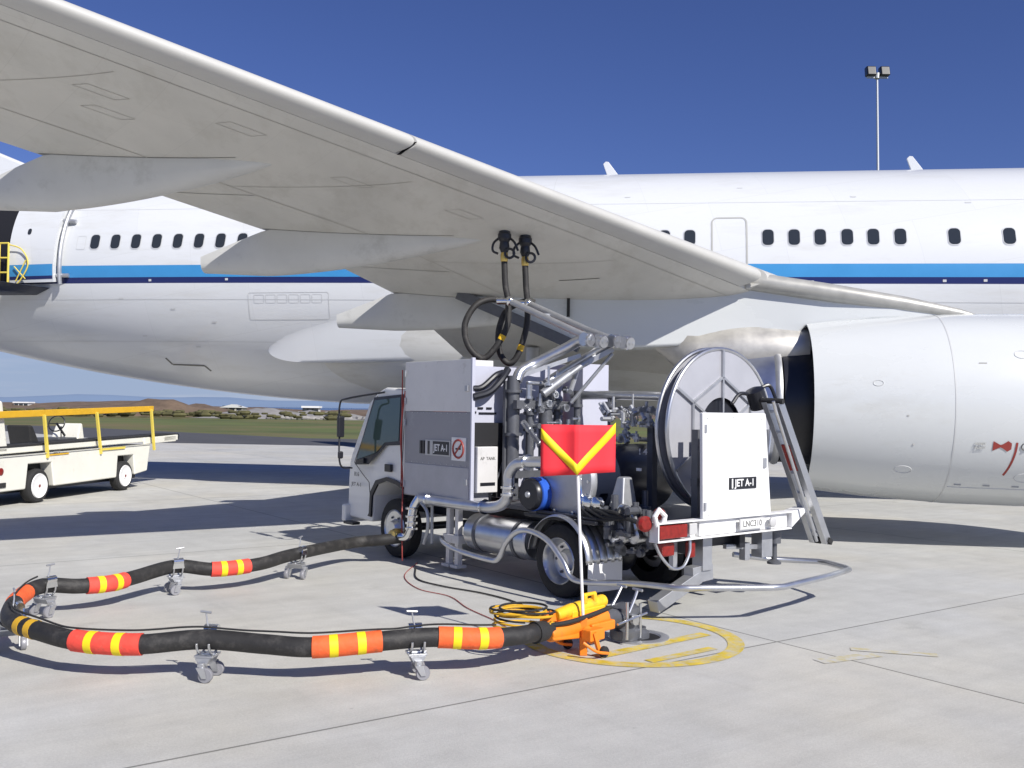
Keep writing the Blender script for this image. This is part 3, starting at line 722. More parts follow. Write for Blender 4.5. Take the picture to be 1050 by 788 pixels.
# ================================================================ THE FUEL TRUCK
TR = math.atan2(.777, -.63)
tk = thing('fuel_truck', 'white cab refuelling truck with grey cabinets and hose reel under the wing', 'truck', (.48, 10.2, 0), TR)
# chassis
b = MB()
for y in (-.55, -1.35): b.beam((-1.35, y, .68), (4.2, y, .68), .09, .2)
for x in (-1.2, -.4, .6, 1.5, 2.6, 3.6): b.beam((x, -.55, .68), (x, -1.35, .68), .1, .14)
b.cyl((0, -.15, .39), (0, -1.75, .39), .07); b.sphere((0, -.95, .39), .2, 1, 1, 1); b.cyl((3.3, -.15, .38), (3.3, -1.75, .38), .05)
b.cyl((0, -.95, .42), (2.6, -.95, .6), .045); b.beam((-.6, -.5, .5), (.6, -.5, .5), .07, .06); b.beam((-.6, -1.4, .5), (.6, -1.4, .5), .07, .06)
b.build('chassis', 'black_paint', tk, bevel=.008)
MB().box(-1.4, 1.5, -1.95, -.28, .82, .87).build('deck_plate', 'steel_dark', tk, bevel=.006)
# wheels
def wheel(x, y, side, dual=False, r=.385):
    wd = .22
    ys = [y, y+.27*side*-1] if dual else [y]
    w0 = None
    for k, yy in enumerate(ys):
        w_ = MB().lathe((x, yy, r), (0, -side, 0), [(0.01, .235), (0, .26), (.004, r-.05), (.03, r-.008), (.05, r), (wd-.05, r), (wd-.03, r-.008), (wd, r-.05), (wd, .23)], 44, cap=False).build('tyre', 'rubber', tk)
        deep = .12 if dual else .02
        MB().lathe((x, yy, r), (0, -side, 0), [(0.005, .245), (-.004, .235), (.012, .222), (deep*.6, .205), (deep, .19), (deep+.01, .12), (deep-.03 if dual else -.02, .1), (deep-.05 if dual else -.04, .085), (deep-.05 if dual else -.04, .0)], 40, cap=False).build('rim', 'alu', w_)
        if k == 0:
            b = MB()
            for i in range(6):
                a = i*math.pi/3; d = deep+.0
                b.cyl((x+.15*math.cos(a), yy-side*(d+.012), r+.15*math.sin(a)), (x+.15*math.cos(a), yy+side*.012-side*d, r+.15*math.sin(a)), .016, seg=6)
            b.build('wheel_nuts', 'steel_dark', w_)
            if not dual:
                b = MB()
                for i in range(6):
                    a = (i+.5)*math.pi/3; b.cyl((x+.17*math.cos(a), yy-side*.01, r+.17*math.sin(a)), (x+.17*math.cos(a), yy+side*.004-side*.014, r+.17*math.sin(a)), .03, seg=12)
                b.build('rim_holes', 'black_void', w_)
wheel(0, -.03, 1, True); wheel(3.3, -.10, 1)
wheel(0, -1.87, -1, True); wheel(3.3, -1.82, -1)
# cab
arch = [(3.78, .50), (3.76, .78), (3.62, .95), (3.4, 1.01), (3.18, .98), (2.99, .93)]
cabp = [(3.0, .93), (3.0, 2.14), (3.08, 2.20), (3.62, 2.235), (3.78, 2.18), (4.00, 2.04), (4.47, 1.32), (4.53, 1.18), (4.55, .98), (4.56, .42), (3.80, .42)]+arch[:-1]
def tum(y, s): return lambda a, z: (a, y-s*.07*max(0, z-1.25)-(s*.06 if a > 4.3 else 0), z)
b = MB(); b.prism(cabp, tum(-.06, 1), tum(-1.84, -1)); cab = b.build('cab', 'cab_white', tk, bevel=.035)
yl = lambda z: -.06-.07*max(0, z-1.25)
def side_poly(P, off, m, name, par, thick=.006):
    b = MB(); b.prism(P, lambda a, z: (a, yl(z)+off, z), lambda a, z: (a, yl(z)+off-thick, z)); return b.build(name, m, par)
wq = [(4.20, 1.24), (3.84, 2.06), (3.20, 2.10), (3.17, 1.53), (3.50, 1.50), (3.70, 1.36)]
side_poly([(4.26, 1.17), (3.87, 2.10), (3.15, 2.14), (3.12, 1.48), (3.48, 1.46), (3.72, 1.30), (3.9, 1.19)], .010, 'black_paint', 'window_frame', cab)
side_poly(wq, .016, 'glass_green', 'side_window', cab)
# far side and windscreen glass
b = MB(); b.prism([(p[0], p[1]) for p in wq], lambda a, z: (a, -1.84+.07*max(0, z-1.25)-.012, z), lambda a, z: (a, -1.84+.07*max(0, z-1.25)-.004, z)); b.build('side_window', 'glass_green', cab)
b = MB(); b.hexa([(4.42, -.22, 1.35), (4.42, -1.68, 1.35), (3.98, -1.66, 2.03), (3.98, -.24, 2.03), (4.47, -.22, 1.37), (4.47, -1.68, 1.37), (4.02, -1.66, 2.05), (4.02, -.24, 2.05)]); b.build('windscreen', 'glass_green', cab)
b = MB()   # door gaps
for P in ([(3.10, 2.16), (3.08, 1.02)], [(3.80, 2.12), (4.28, 1.2), (4.05, 1.05), (3.88, .95), (3.80, .55)]):
    for p, q in zip(P, P[1:]): b.beam((p[0], yl(p[1])+.002, p[1]), (q[0], yl(q[1])+.002, q[1]), .008, .008, (0, 1, 0))
b.build('door_gap', 'seam_dark', cab)
b = MB(); b.box(3.29, 3.44, -.06, -.02, 1.12, 1.22); b.build('door_handle', 'black_paint', cab, bevel=.01)
for s, yy in ((1, -.0), (-1, -1.9)):
    yo = yy+s*.22; b = MB()
    b.tube(smooth([(3.62, yy-s*.12, 2.17), (4.0, yo, 2.08), (4.22, yo, 2.0), (4.22, yo, 1.6), (4.18, yo, 1.18), (4.3, yy-s*.03, 1.12)], 6), .013, 8)
    b.build('mirror_arm', 'black_paint', cab)
for yy in (.22, -2.12):
    b = MB(); b.box(4.16, 4.22, yy-.05, yy+.05, 1.55, 1.84).build('mirror', 'black_paint', cab, bevel=.02)
    b = MB(); b.box(4.16, 4.20, yy-.04, yy+.04, 1.26, 1.36).build('mirror', 'black_paint', cab, bevel=.02)
b = MB(); b.box(3.98, 4.10, -.09, -.02, 1.20, 1.27).build('mirror_bracket', 'black_paint', cab, bevel=.01)
b = MB(); b.lathe((3.3, -.95, 2.22), (0, 0, 1), [(0, .06), (.08, .055), (.1, .03)], 16).build('roof_beacon', 'cart_orange', cab)
b = MB(); b.box(4.48, 4.60, -.04, -1.86, .36, .60).build('front_bumper', 'cab_white', cab, bevel=.03)
b = MB(); b.box(4.2, 4.46, .0, -.12, .34, .38).build('step', 'black_paint', cab, bevel=.008)
lettering('JET A-1', .07, (-1, 0, 0), (0, 0, 1), (4.20, -.049, .90), 'seam_dark', cab, width=.26); lettering('R16', .08, (-1, 0, 0), (0, 0, 1), (4.20, -.049, 1.04), 'seam_dark', cab)
b = MB(); b.prism([(3.86, .5)]+[(x*1.0+(.05 if x > 3.4 else 0), z+.04) for x, z in arch]+list(reversed([(x, z-.01) for x, z in arch])), lambda a, z: (a, -.03, z), lambda a, z: (a, -.055, z)); b.build('wheel_arch', 'black_paint', cab)
MB().tube([(3.03, -.02, 2.45), (3.02, -.02, .95)], .008, 8).build('air_pipe', 'red_paint', tk)
b = MB(); b.tube(smooth([(2.93, .0, 2.18), (2.97, .03, 1.6), (2.95, .0, 1.0), (2.8, .10, .5), (2.74, .12, .05)], 8), .009, 8); b.build('red_hose', 'red_paint', tk)
MB().box(2.945, 2.995, -.12, -1.8, .9, 2.2).build('rear_bulkhead', 'red_paint', tk)
# left cabinet in three bands, the lowest with reflected light in its colour
b = MB(); b.box(1.68, 2.93, -.45, -.03, 1.925, 2.545); b.box(1.52, 2.93, -.03, 0, 1.925, 2.545); b.build('cabinet_top', 'panel_light', tk, bevel=.004)
cb = MB().box(1.68, 2.93, -.45, -.03, .86, 1.922).box(1.52, 2.93, -.03, -.004, .86, 1.922).build('cabinet', 'panel_mid', tk, bevel=.006)
MB().box(1.54, 2.91, -.3, .004, .87, 1.27).build('cabinet_door', 'panel_mid_lit', cb, bevel=.008)
MB().box(1.49, 1.518, -.04, .006, .86, 2.56).build('corner_post', 'panel_lav', tk, bevel=.003)
for z in (2.40, 2.05, 1.78, 1.0):
    MB().cyl((2.905, .012, z-.04), (2.905, .012, z+.04), .011, seg=8).build('hinge', 'alu_dull', cb)
for z in (2.2, 1.10): MB().box(1.56, 1.62, .0, .022, z-.035, z+.035).build('latch', 'alu_dull', cb, bevel=.004)
b = MB()
for i in range(11): b.sphere((1.60+i*.128, .003, 1.905), .006, seg=6)
for i in range(11): b.sphere((1.60+i*.128, .003, 1.29), .006, seg=6)
b.build('rivets', 'alu', cb)
# signs on the cabinet
b = MB(); b.box(1.91, 2.44, -.01, .010, 1.385, 1.575); pl = b.build('fuel_plate', 'sign_grey', cb)
MB().box(1.93, 2.27, .0, .013, 1.40, 1.56).build('plate_field', 'black_paint', pl)
MB().box(2.34, 2.385, .0, .013, 1.40, 1.56).box(2.46, 2.50, -.01, .013, 1.40, 1.56).box(2.52, 2.56, -.01, .013, 1.40, 1.56).build('plate_bars', 'black_paint', pl)
lettering('JET A-1', .115, (-1, 0, 0), (0, 0, 1), (2.10, .0145, 1.48), 'sign_white', pl, width=.29)
ns_ = MB().box(1.60, 1.88, -.01, .010, 1.345, 1.62).build('no_smoking_sign', 'sign_white', cb)
MB().tube([(1.74+.105*math.cos(a), .012, 1.485+.105*math.sin(a)) for a in [2*math.pi*i/24 for i in range(24)]], .013, 6, closed=True).tube([(1.815, .013, 1.41), (1.665, .013, 1.56)], .011, 6).build('red_ring', 'red_paint', ns_)
MB().box(1.69, 1.80, .008, .012, 1.475, 1.495).tube([(1.70, .012, 1.50), (1.69, .012, 1.53)], .005, 6).build('cigarette', 'black_paint', ns_)
# right cabinet, mid equipment panels
MB().box(1.27, 2.75, -2.0, -1.55, .88, 2.545).build('cabinet', 'panel_lav', tk, bevel=.006, label='plain pale cabinet on the far side of the truck')
b = MB(); b.box(1.58, 1.62, -1.5, -.02, 1.02, 2.47).build('instrument_panel', 'panel_lav', tk)
b = MB(); b.box(1.45, 1.57, -.36, -.06, .98, 1.52); ib = b.build('control_box', 'panel_light', tk, bevel=.01)
lettering('AP  TANK', .05, (0, -1, 0), (0, 0, 1), (1.448, -.21, 1.38), 'seam_dark', ib)
MB().box(1.448, 1.46, -.32, -.10, 1.06, 1.10).build('vent_slots', 'black_paint', ib)
b = MB(); b.box(1.50, 1.575, -.52, -.03, 1.53, 1.80); b.box(1.50, 1.575, -.56, -.38, .92, 1.55); b.build('recess', 'black_void', tk)
b = MB()
for y0, y1, z in ((-.22, -.14, 1.97), (-.35, -.27, 1.97), (-.12, -.04, 1.92), (-.42, -.16, 1.91)): b.box(1.569, 1.578, y0, y1, z-.012, z+.012)
b.build('small_labels', 'black_paint', tk)
b = MB(); b.tube(smooth([(1.5, -.02, 2.2), (1.46, -.12, 2.22), (1.44, -.3, 2.36), (1.46, -.42, 2.4)], 6), .035, 10); b.tube(smooth([(1.5, -.02, 2.1), (1.44, -.2, 2.16), (1.42, -.36, 2.30), (1.46, -.5, 2.44)], 6), .045, 10); b.build('flexible_duct', 'black_paint', tk)
# riser columns and manifold pipework
b = MB()
for x, y, r, z0, z1 in ((1.35, -.50, .075, .9, 2.36), (1.30, -.72, .05, .95, 2.1), (1.28, -.95, .085, 1.0, 2.28), (1.3, -1.15, .045, 1.0, 2.1), (1.1, -1.3, .04, .9, 2.2)):
    b.cyl((x, y, z0), (x, y, z1), r)
    for z in (z0+.25, z0+.75, z1-.2): b.cyl((x, y, z), (x, y, z+.035), r+.03)
b.build('riser_pipes', 'steel_dark', tk)
b = MB(); b.beam((1.22, -.42, 2.02), (1.22, -1.25, 2.02), .07, .1); b.beam((1.22, -.42, 1.2), (1.22, -1.25, 1.2), .06, .08); b.beam((1.5, -.3, .95), (1.44, -.6, 1.7), .02, .02); b.beam((1.40, -.42, .95), (1.40, -.42, 2.3), .04, .04); b.build('support_frame', 'steel_dark', tk)
rnd = random.Random(12)
b = MB()
for i in range(22):
    x = rnd.uniform(1.0, 1.25); y = rnd.uniform(-1.25, -.5); z = rnd.uniform(1.3, 2.3); L_ = rnd.uniform(.05, .25); ax = rnd.choice([(1, 0, 0), (0, 1, 0), (0, 0, 1), (0, .7, .7)])
    a = Vector((x, y, z)); b.cyl(a, a+Vector(ax)*L_, rnd.uniform(.012, .035), seg=10); b.cyl(a, a+Vector(ax)*.03, rnd.uniform(.03, .05), seg=12)
b.build('valves', 'alu', tk)
b = MB()
b.tube(smooth([(2.52, .02, .84), (1.6, .03, .84), (1.05, .02, .86), (.82, .02, .95), (.77, .02, 1.12), (.76, .02, 1.24), (.66, .02, 1.35), (.5, -.0, 1.39), (.2, -.12, 1.40)], 8), .062, 16)
b.build('delivery_pipe', 'alu', tk)
for P, d in (((.77, .02, 1.02), (0, 0, 1)), ((.77, .02, 1.10), (0, 0, 1)), ((.48, 0, 1.39), (1, 0.1, 0)), ((2.3, .025, .84), (1, 0, 0)), ((1.2, .025, .85), (1, 0, 0))):
    P = Vector(P); d = Vector(d).normalized(); MB().cyl(P-d*.012, P+d*.012, .088).build('pipe_clamp', 'chrome', tk)
# drop coupling at the front end of the delivery pipe
b = MB(); b.tube(smooth([(2.50, .04, .86), (2.56, .08, .74), (2.58, .10, .60), (2.60, .10, .46), (2.68, .10, .36), (2.85, .12, .34)], 6), .055, 14)
for z in (.72, .62, .54, .47): b.cyl((2.58, .10, z-.012), (2.58, .10, z+.012), .08)
b.build('drop_coupling', 'chrome', tk)
MB().lathe((2.82, .12, .345), (1, .03, 0), [(0, .07), (.03, .095), (.09, .095), (.11, .08), (.16, .07)], 20).build('coupling_nut', 'brass', tk)
b = MB(); b.cyl((2.35, -.05, .3), (2.35, -.05, .8), .02); b.tube(smooth([(2.45, .05, .8), (2.3, .06, .7), (2.28, .06, .5), (2.36, .06, .3)], 5), .022, 8); b.build('drain_hose', 'alu_dull', tk)
# stabiliser legs
b = MB()
for x in (1.92, 2.10): b.box(x-.035, x+.035, -.18, -.11, .07, .84); b.box(x-.07, x+.07, -.22, -.07, .05, .085)
b.box(1.85, 2.17, -.2, -.09, .34, .44); b.build('stabiliser_leg', 'panel_light', tk, bevel=.005)
# fuel tank between the axles
tkb = MB().lathe((.62, -.28, .50), (1, 0, 0), [(0, .02), (0, .19), (.02, .215), (1.1, .215), (1.12, .19), (1.12, .02)], 32).build('diesel_tank', 'alu', tk)
b = MB()
for x in (.8, 1.5): MB().lathe((x, -.28, .50), (1, 0, 0), [(0, .218), (.0, .224), (.05, .224), (.05, .218)], 32, cap=False).build('tank_strap', 'steel_dark', tkb)
# silver tube rail running low along the side, over the wheel and round the back
b = MB()
b.tube(smooth([(1.98, .06, .42), (1.85, .12, .38), (1.5, .16, .33), (.95, .16, .30), (.76, .16, .33), (.62, .17, .52), (.42, .18, .66), (.20, .18, .69), (-.08, .18, .62), (-.30, .17, .44), (-.42, .16, .29), (-.62, .12, .27), (-1.1, .03, .32), (-1.5, -.04, .34)], 7)+[Vector(q) for q in ((-1.60, -.08, .34), (-1.68, -.16, .34), (-2.08, -.80, .34), (-2.13, -.95, .34), (-2.02, -1.9, .34), (-1.92, -2.38, .34), (-1.84, -2.46, .34), (-1.52, -2.60, .34), (-1.40, -2.60, .34), (-1.0, -2.3, .34), (-.8, -1.9, .40))], .03, 12)
b.build('perimeter_rail', 'alu', tk)
# mudguards
def guard(y0, y1, name):
    b = MB(); rows = []; n = 30
    for i in range(n+1):
        a = R_(2+i*170/n); row = []
        for j in range(41):
            v = j/40; y = y0+(y1-y0)*v; r = .46+.022*abs(math.sin(v*math.pi*5))
            row.append((-r*math.cos(a), y, .39+r*math.sin(a)))
        rows.append(row)
    b.grid(rows)
    o = b.build(name, 'alu', tk, angle=60); s = o.modifiers.new('solid', 'SOLIDIFY'); s.thickness = .006; return o
guard(.0, -.52, 'mudguard'); guard(-1.38, -1.9, 'mudguard')
MB().box(-.475, -.465, -.5, -.02, .12, .42).build('mud_flap', 'truck_white', tk); MB().box(-.50, -.49, -1.88, -1.4, .12, .26).build('mud_flap', 'black_paint', tk)
b = MB(); b.box(-.52, .6, -.30, -.06, .80, .84); b.box(-.5, .45, -.5, -.1, .84, .87).build('running_board', 'black_paint', tk, bevel=.01)
# filter vessel lying across the deck, blue strainer
fv = MB().lathe((.12, -.30, 1.22), (0, -1, 0), [(0, .39), (.05, .39), (.06, .37), (1.25, .37), (1.36, .3), (1.42, .1)], 40).build('filter_vessel', 'vessel_black', tk)
b = MB(); b.lathe((.12, -.215, 1.22), (0, -1, 0), [(0, .30), (.015, .40), (.05, .42), (.085, .42)], 40)
b.build('vessel_cover', 'alu_dull', fv)
b = MB()
for i in range(16):
    a = i*math.pi/8; b.cyl((.12+.37*math.cos(a), -.205, 1.22+.37*math.sin(a)), (.12+.37*math.cos(a), -.24, 1.22+.37*math.sin(a)), .018, seg=6)
b.build('cover_bolts', 'chrome', fv)
MB().box(-.50, -.44, -.75, -.73, 1.33, 1.36).build('vessel_mark', 'sign_white', fv)
lettering('! 4', .09, (-.6, -.78, 0), (0, 0, 1), (-.30, -.98, 1.52), 'sign_white', fv)
bl = MB().lathe((.50, -.03, 1.04), (0, -1, 0), [(0, .05), (.0, .155), (.03, .175), (.06, .175)], 32).build('strainer', 'black_paint', tk)
MB().lathe((.50, -.095, 1.04), (0, -1, 0), [(0, .17), (.01, .185), (.2, .185), (.22, .16), (.45, .15)], 32).build('strainer_body', 'blue_paint', bl)
MB().lathe((.50, -.012, 1.04), (0, -1, 0), [(0, .02), (.0, .03), (.02, .04)], 12).build('strainer_cap', 'alu', bl)
# fittings beneath the flag
b = MB(); b.tube(smooth([(-.12, -.22, 1.32), (-.13, -.22, 1.1), (-.2, -.22, 1.0), (-.36, -.22, 1.0), (-.45, -.24, .9)], 6), .035, 12)
for P in ((-.24, -.22, 1.0), (-.38, -.22, 1.0)): b.lathe(P, (0, 1, 0), [(-.03, .075), (.03, .075), (.05, .03)], 18)
b.cyl((-.12, -.22, 1.28), (-.12, -.22, 1.42), .05); b.build('bypass_fitting', 'chrome', tk)
rnd = random.Random(31)
b = MB()
for i in range(70):
    x = rnd.uniform(-.45, .35); y = rnd.uniform(-1.5, -.85); z = rnd.uniform(1.6, 1.98); L_ = rnd.uniform(.05, .22); ax = rnd.choice([(1, 0, 0), (0, 1, 0), (0, 0, 1), (.6, 0, .7)])
    a = Vector((x, y, z)); b.cyl(a, a+Vector(ax)*L_, rnd.uniform(.010, .026), seg=8); b.cyl(a, a+Vector(ax)*.03, rnd.uniform(.025, .045), seg=10)
for i in range(5):
    x = rnd.uniform(-.4, .2); y = -1.1-rnd.uniform(0, .3)
    b.tube([(x+.09*math.cos(a), y+.03*math.sin(a), 1.9+.09*math.sin(a)) for a in [2*math.pi*k/16 for k in range(16)]], .008, 6, closed=True)
b.build('manifold', 'alu_dull', tk)
rnd = random.Random(77)
b = MB()
for i in range(60):
    x = rnd.uniform(-1.1, -.45); y = rnd.uniform(-.75, -.15); z = rnd.uniform(.55, 1.0); L_ = rnd.uniform(.05, .2); ax = rnd.choice([(1, 0, 0), (0, 1, 0), (0, 0, 1)])
    a = Vector((x, y, z)); b.cyl(a, a+Vector(ax)*L_, rnd.uniform(.012, .04), seg=10); b.cyl(a, a+Vector(ax)*.03, rnd.uniform(.03, .06), seg=12)
b.build('pump_fittings', 'steel_dark', tk)
b = MB(); b.lathe((-.62, -.30, .72), (0, 1, 0), [(-.1, .10), (.0, .12), (.04, .12), (.05, .05), (.08, .05)], 20); b.lathe((-.85, -.3, .72), (0, 1, 0), [(-.1, .07), (.03, .08), (.05, .03)], 16); b.tube(smooth([(-.62, -.28, .85), (-.7, -.25, 1.0), (-.85, -.25, .95), (-.95, -.22, .8)], 6), .028, 10); b.build('pump', 'alu', tk)
b = MB()
for k in range(4): b.tube(smooth([(-.2-.1*k, -.15, .95), (-.5-.08*k, -.12, .86+.03*k), (-.9, -.14, .90), (-1.25, -.2+.03*k, .84)], 6), .018, 8)
b.build('hydraulic_hose', 'rubber', tk)
b = MB(); b.hexa([(-.38, -.34, .88), (-.62, -.34, .88), (-.62, -.6, .88), (-.38, -.6, .88), (-.46, -.42, 1.28), (-.56, -.42, 1.28), (-.56, -.55, 1.28), (-.46, -.55, 1.28)]); b.build('pump_housing', 'alu_dull', tk, bevel=.02)
# boom: risers, lower arms, swivels, upper arms with sockets for the two hoses
b = MB()
b.tube(smooth([(1.32, -.52, 2.30), (1.33, -.60, 2.42), (1.30, -.8, 2.52), (1.05, -1.05, 2.70), (.92, -1.15, 2.79), (.76, -1.18, 2.80)], 6), .065, 14)
b.tube(smooth([(1.28, -.95, 2.28), (1.25, -1.1, 2.38), (.95, -1.35, 2.62), (.68, -1.48, 2.78)], 6), .055, 14)
b.build('lower_arm', 'alu', tk)
b = MB()
b.tube([(.72, -1.18, 2.80), (1.1, -1.17, 2.94), (2.16, -1.08, 3.36)], .042, 12)
b.tube([(.62, -1.45, 2.80), (1.1, -1.45, 2.95), (2.2, -1.42, 3.36)], .042, 12)
b.beam((1.1, -1.17, 2.90), (1.1, -1.45, 2.91), .05, .04); b.beam((1.75, -1.12, 3.16), (1.75, -1.43, 3.17), .05, .04)
b.build('upper_arm', 'alu_dull', tk)
b = MB()
for P in ((.76, -1.12, 2.80), (.66, -1.24, 2.78), (.60, -1.42, 2.79), (.48, -1.5, 2.77)):
    b.lathe(P, (0, -1, 0), [(-.05, .055), (-.05, .08), (-.02, .085), (.0, .065), (.03, .085), (.06, .08), (.06, .05)], 18)
    b.lathe(P, (1, 0, .2), [(-.08, .05), (-.08, .07), (-.05, .07), (-.05, .05), (.08, .05)], 16)
b.build('swivel_joint', 'alu', tk)
b = MB()
for P in ((2.16, -1.08, 3.36), (2.2, -1.42, 3.36)):
    b.sphere(P, .065); b.cyl(P, Vector(P)+Vector((.12, .12, .0)), .045, seg=12)
b.build('hose_socket', 'chrome', tk)
b = MB()
b.tube([(.9, -1.0, 2.18), (1.35, -1.55, 2.52), (.85, -1.3, 2.68)][0:2], .03, 10)
b.cyl((1.1, -.75, 2.15), (.85, -1.35, 2.62), .035); b.cyl((1.1, -.75, 2.15), (.97, -1.05, 2.39), .055)
b.cyl((1.05, -1.15, 2.05), (.7, -1.5, 2.65), .022); b.beam((1.25, -.9, 2.25), (.7, -1.5, 2.7), .10, .06)
b.beam((1.35, -.6, 2.36), (.95, -1.2, 2.62), .09, .05)
b.build('lift_cylinder', 'alu_dull', tk)
b = MB(); b.tube(smooth([(1.3, -1.4, 2.14), (1.0, -1.5, 2.15), (.2, -1.6, 2.14), (-.35, -1.62, 2.12)], 6), .055, 14); b.build('crossover_pipe', 'alu', tk)
b = MB(); b.cyl((.75, -1.5, 2.1), (.75, -1.5, 1.5), .02); b.lathe((.75, -1.5, 2.0), (0, 0, 1), [(0, .08), (.07, .08)], 14); b.tube(smooth([(.6, -1.5, 2.0), (.2, -1.5, 1.98), (.0, -1.5, 1.8)], 5), .012, 6); b.build('pipe_hanger', 'steel_dark', tk)
# hose reel
RC = Vector((-.72, -1.60, 1.78))
def disc(x, rin, rout, th):
    b = MB(); b.lathe((x, RC.y, RC.z), (1, 0, 0), [(-th/2, rin), (-th/2, rout), (th/2, rout), (th/2, rin), (-th/2, rin)], 64, cap=False); return b
reel = disc(-.86, .34, .86, .01).build('reel_flange', 'reel_grey', tk)
disc(-.72, .22, .86, .01).build('reel_flange', 'reel_grey', tk)
b = MB()
for x in (-.86, -.72): b.tube([(x, RC.y+.865*math.cos(a), RC.z+.865*math.sin(a)) for a in [2*math.pi*k/64 for k in range(64)]], .022, 8, closed=True)
b.build('reel_rim', 'alu', tk)
b = MB(); b.lathe((-.85, RC.y, RC.z), (1, 0, 0), [(.03, .05), (.03, .40), (.0, .40), (.0, .44), (.13, .44), (.13, .2)], 40); b.build('reel_drum', 'black_paint', tk)
b = MB()
for k in range(5):
    b.tube([(-.815+.012*k, RC.y+.66*math.cos(a), RC.z+.66*math.sin(a)) for a in [2*math.pi*j/48 for j in range(48)]], .036, 8, closed=True)
b.build('wound_hose', 'hose_black', tk)
b = MB(); hexr = [(RC.y+.56*math.cos(a), RC.z+.56*math.sin(a)) for a in [R_(30+60*k) for k in range(6)]]
for k in range(6):
    a = R_(90+60*k); c = (RC.y+.56*math.cos(a), RC.z+.56*math.sin(a)); e = (RC.y+.85*math.cos(a), RC.z+.85*math.sin(a))
    b.beam((-.88, c[0], c[1]), (-.88, e[0], e[1]), .03, .03, (1, 0, 0))
    a2 = R_(90+60*k+60); c2 = (RC.y+.56*math.cos(a2), RC.z+.56*math.sin(a2)); b.beam((-.88, c[0], c[1]), (-.88, c2[0], c2[1]), .025, .025, (1, 0, 0))
    i_ = (RC.y+.1*math.cos(a), RC.z+.1*math.sin(a))
    b.beam((-.88, c[0], c[1]), (-.88, i_[0], i_[1]), .025, .025, (1, 0, 0))
b.build('reel_spokes', 'alu_dull', reel)
b = MB(); b.cyl((-.98, RC.y, RC.z), (-.4, RC.y, RC.z), .06); b.lathe((-.93, RC.y, RC.z), (1, 0, 0), [(-.03, .04), (-.03, .12), (.03, .12)], 24); b.lathe((-1.02, RC.y+.24, RC.z-.24), (1, 0, 0), [(-.05, .03), (-.05, .06), (.03, .06)], 16); b.build('reel_hub', 'chrome', reel)
b = MB()
for y in (-.95, -1.12, -2.05): b.box(-1.12, -1.04, y-.04, y+.04, .86, 1.78)
b.box(-1.12, -1.04, -2.1, -.9, 1.2, 1.28); b.box(-.4, -.32, -1.1, -1.02, .86, 1.78); b.box(-.4, -.32, -2.05, -1.97, .86, 1.78)
b.box(-.4, -.32, -2.05, -1.02, 1.72, 1.80); b.build('reel_frame', 'steel_dark', tk)
b = MB(); b.lathe((-1.25, -1.75, 2.02), (0, .5, 1), [(0, .10), (.2, .10), (.22, .05)], 18); b.tube(smooth([(-1.25, -1.72, 2.12), (-1.2, -1.5, 2.16), (-1.2, -1.35, 2.05)], 5), .02, 8); b.tube(smooth([(-1.25, -1.75, 2.22), (-1.3, -1.85, 2.25), (-1.35, -1.9, 2.1)], 5), .02, 8); b.build('motor', 'black_paint', tk)
# white rear panel box
b = MB(); b.hexa([(-1.5, -.55, .93), (-1.455, -.55, .93), (-1.455, -1.62, .93), (-1.5, -1.62, .93), (-1.5, -.53, 1.955), (-1.455, -.53, 1.955), (-1.455, -1.52, 1.955), (-1.5, -1.52, 1.955)]); pn = b.build('rear_cabinet', 'truck_white', tk, bevel=.012)
b = MB(); b.box(-1.508, -1.498, -1.36, -.93, 1.20, 1.315); pp_ = b.build('fuel_plate', 'black_paint', pn)
lettering('JET A-1', .1, (0, -1, 0), (0, 0, 1), (-1.510, -1.17, 1.258), 'sign_white', pp_, width=.30)
MB().box(-1.511, -1.506, -.985, -.965, 1.21, 1.305).build('plate_bar', 'sign_white', pp_)
for z in (1.05, 1.80): MB().box(-1.512, -1.498, -.585, -.555, z-.04, z+.04).build('hinge', 'alu_dull', pn, bevel=.003)
MB().box(-1.516, -1.498, -1.52, -1.47, 1.40, 1.50).build('latch', 'alu_dull', pn, bevel=.004)
b = MB()
for y, z in ((-.6, 1.90), (-1.45, 1.90), (-.62, .97), (-1.55, .97), (-1.0, 1.91)): b.sphere((-1.501, y, z), .009, seg=8)
b.build('screws', 'alu_dull', pn)
# rear bumper beam with lamps and number plate
b = MB(); b.box(-1.50, -1.38, -1.98, .08, .745, .76); b.box(-1.50, -1.38, -1.98, .08, .915, .93); b.box(-1.40, -1.38, -1.98, .08, .76, .915); b.box(-1.50, -1.38, .065, .08, .76, .915); b.box(-1.455, -1.40, -1.95, -.55, .765, .91)
bm_ = b.build('rear_bumper', 'truck_white', tk, bevel=.004)
b = MB(); b.tube([(-1.47, .07, .90), (-1.47, .10, .99), (-1.47, .04, 1.05), (-1.47, -.04, .99), (-1.47, -.02, .92)], .025, 10).build('bumper_eye', 'truck_white', bm_)
lp = MB().box(-1.49, -1.41, -.34, .045, .775, .90).build('tail_lamp', 'red_plastic', bm_, bevel=.01)
MB().box(-1.49, -1.41, -.48, -.37, .79, .90).build('reflector', 'sign_grey', bm_, bevel=.01)
MB().lathe((-1.36, .14, .92), (-1, .3, 0), [(0, .07), (.05, .075), (.07, .05)], 18).build('marker_lamp', 'red_plastic', bm_)
MB().lathe((-1.36, -.06, 1.0), (-1, .3, 0), [(0, .05), (.05, .055), (.07, .03)], 18).build('marker_lamp', 'red_plastic', bm_)
MB().box(-1.44, -1.36, -.22, -.05, .60, .73).build('tail_lamp', 'red_plastic', bm_, bevel=.02)
MB().box(-1.44, -1.38, -.52, -.42, .56, .72).build('tail_lamp', 'red_plastic', bm_, bevel=.02)
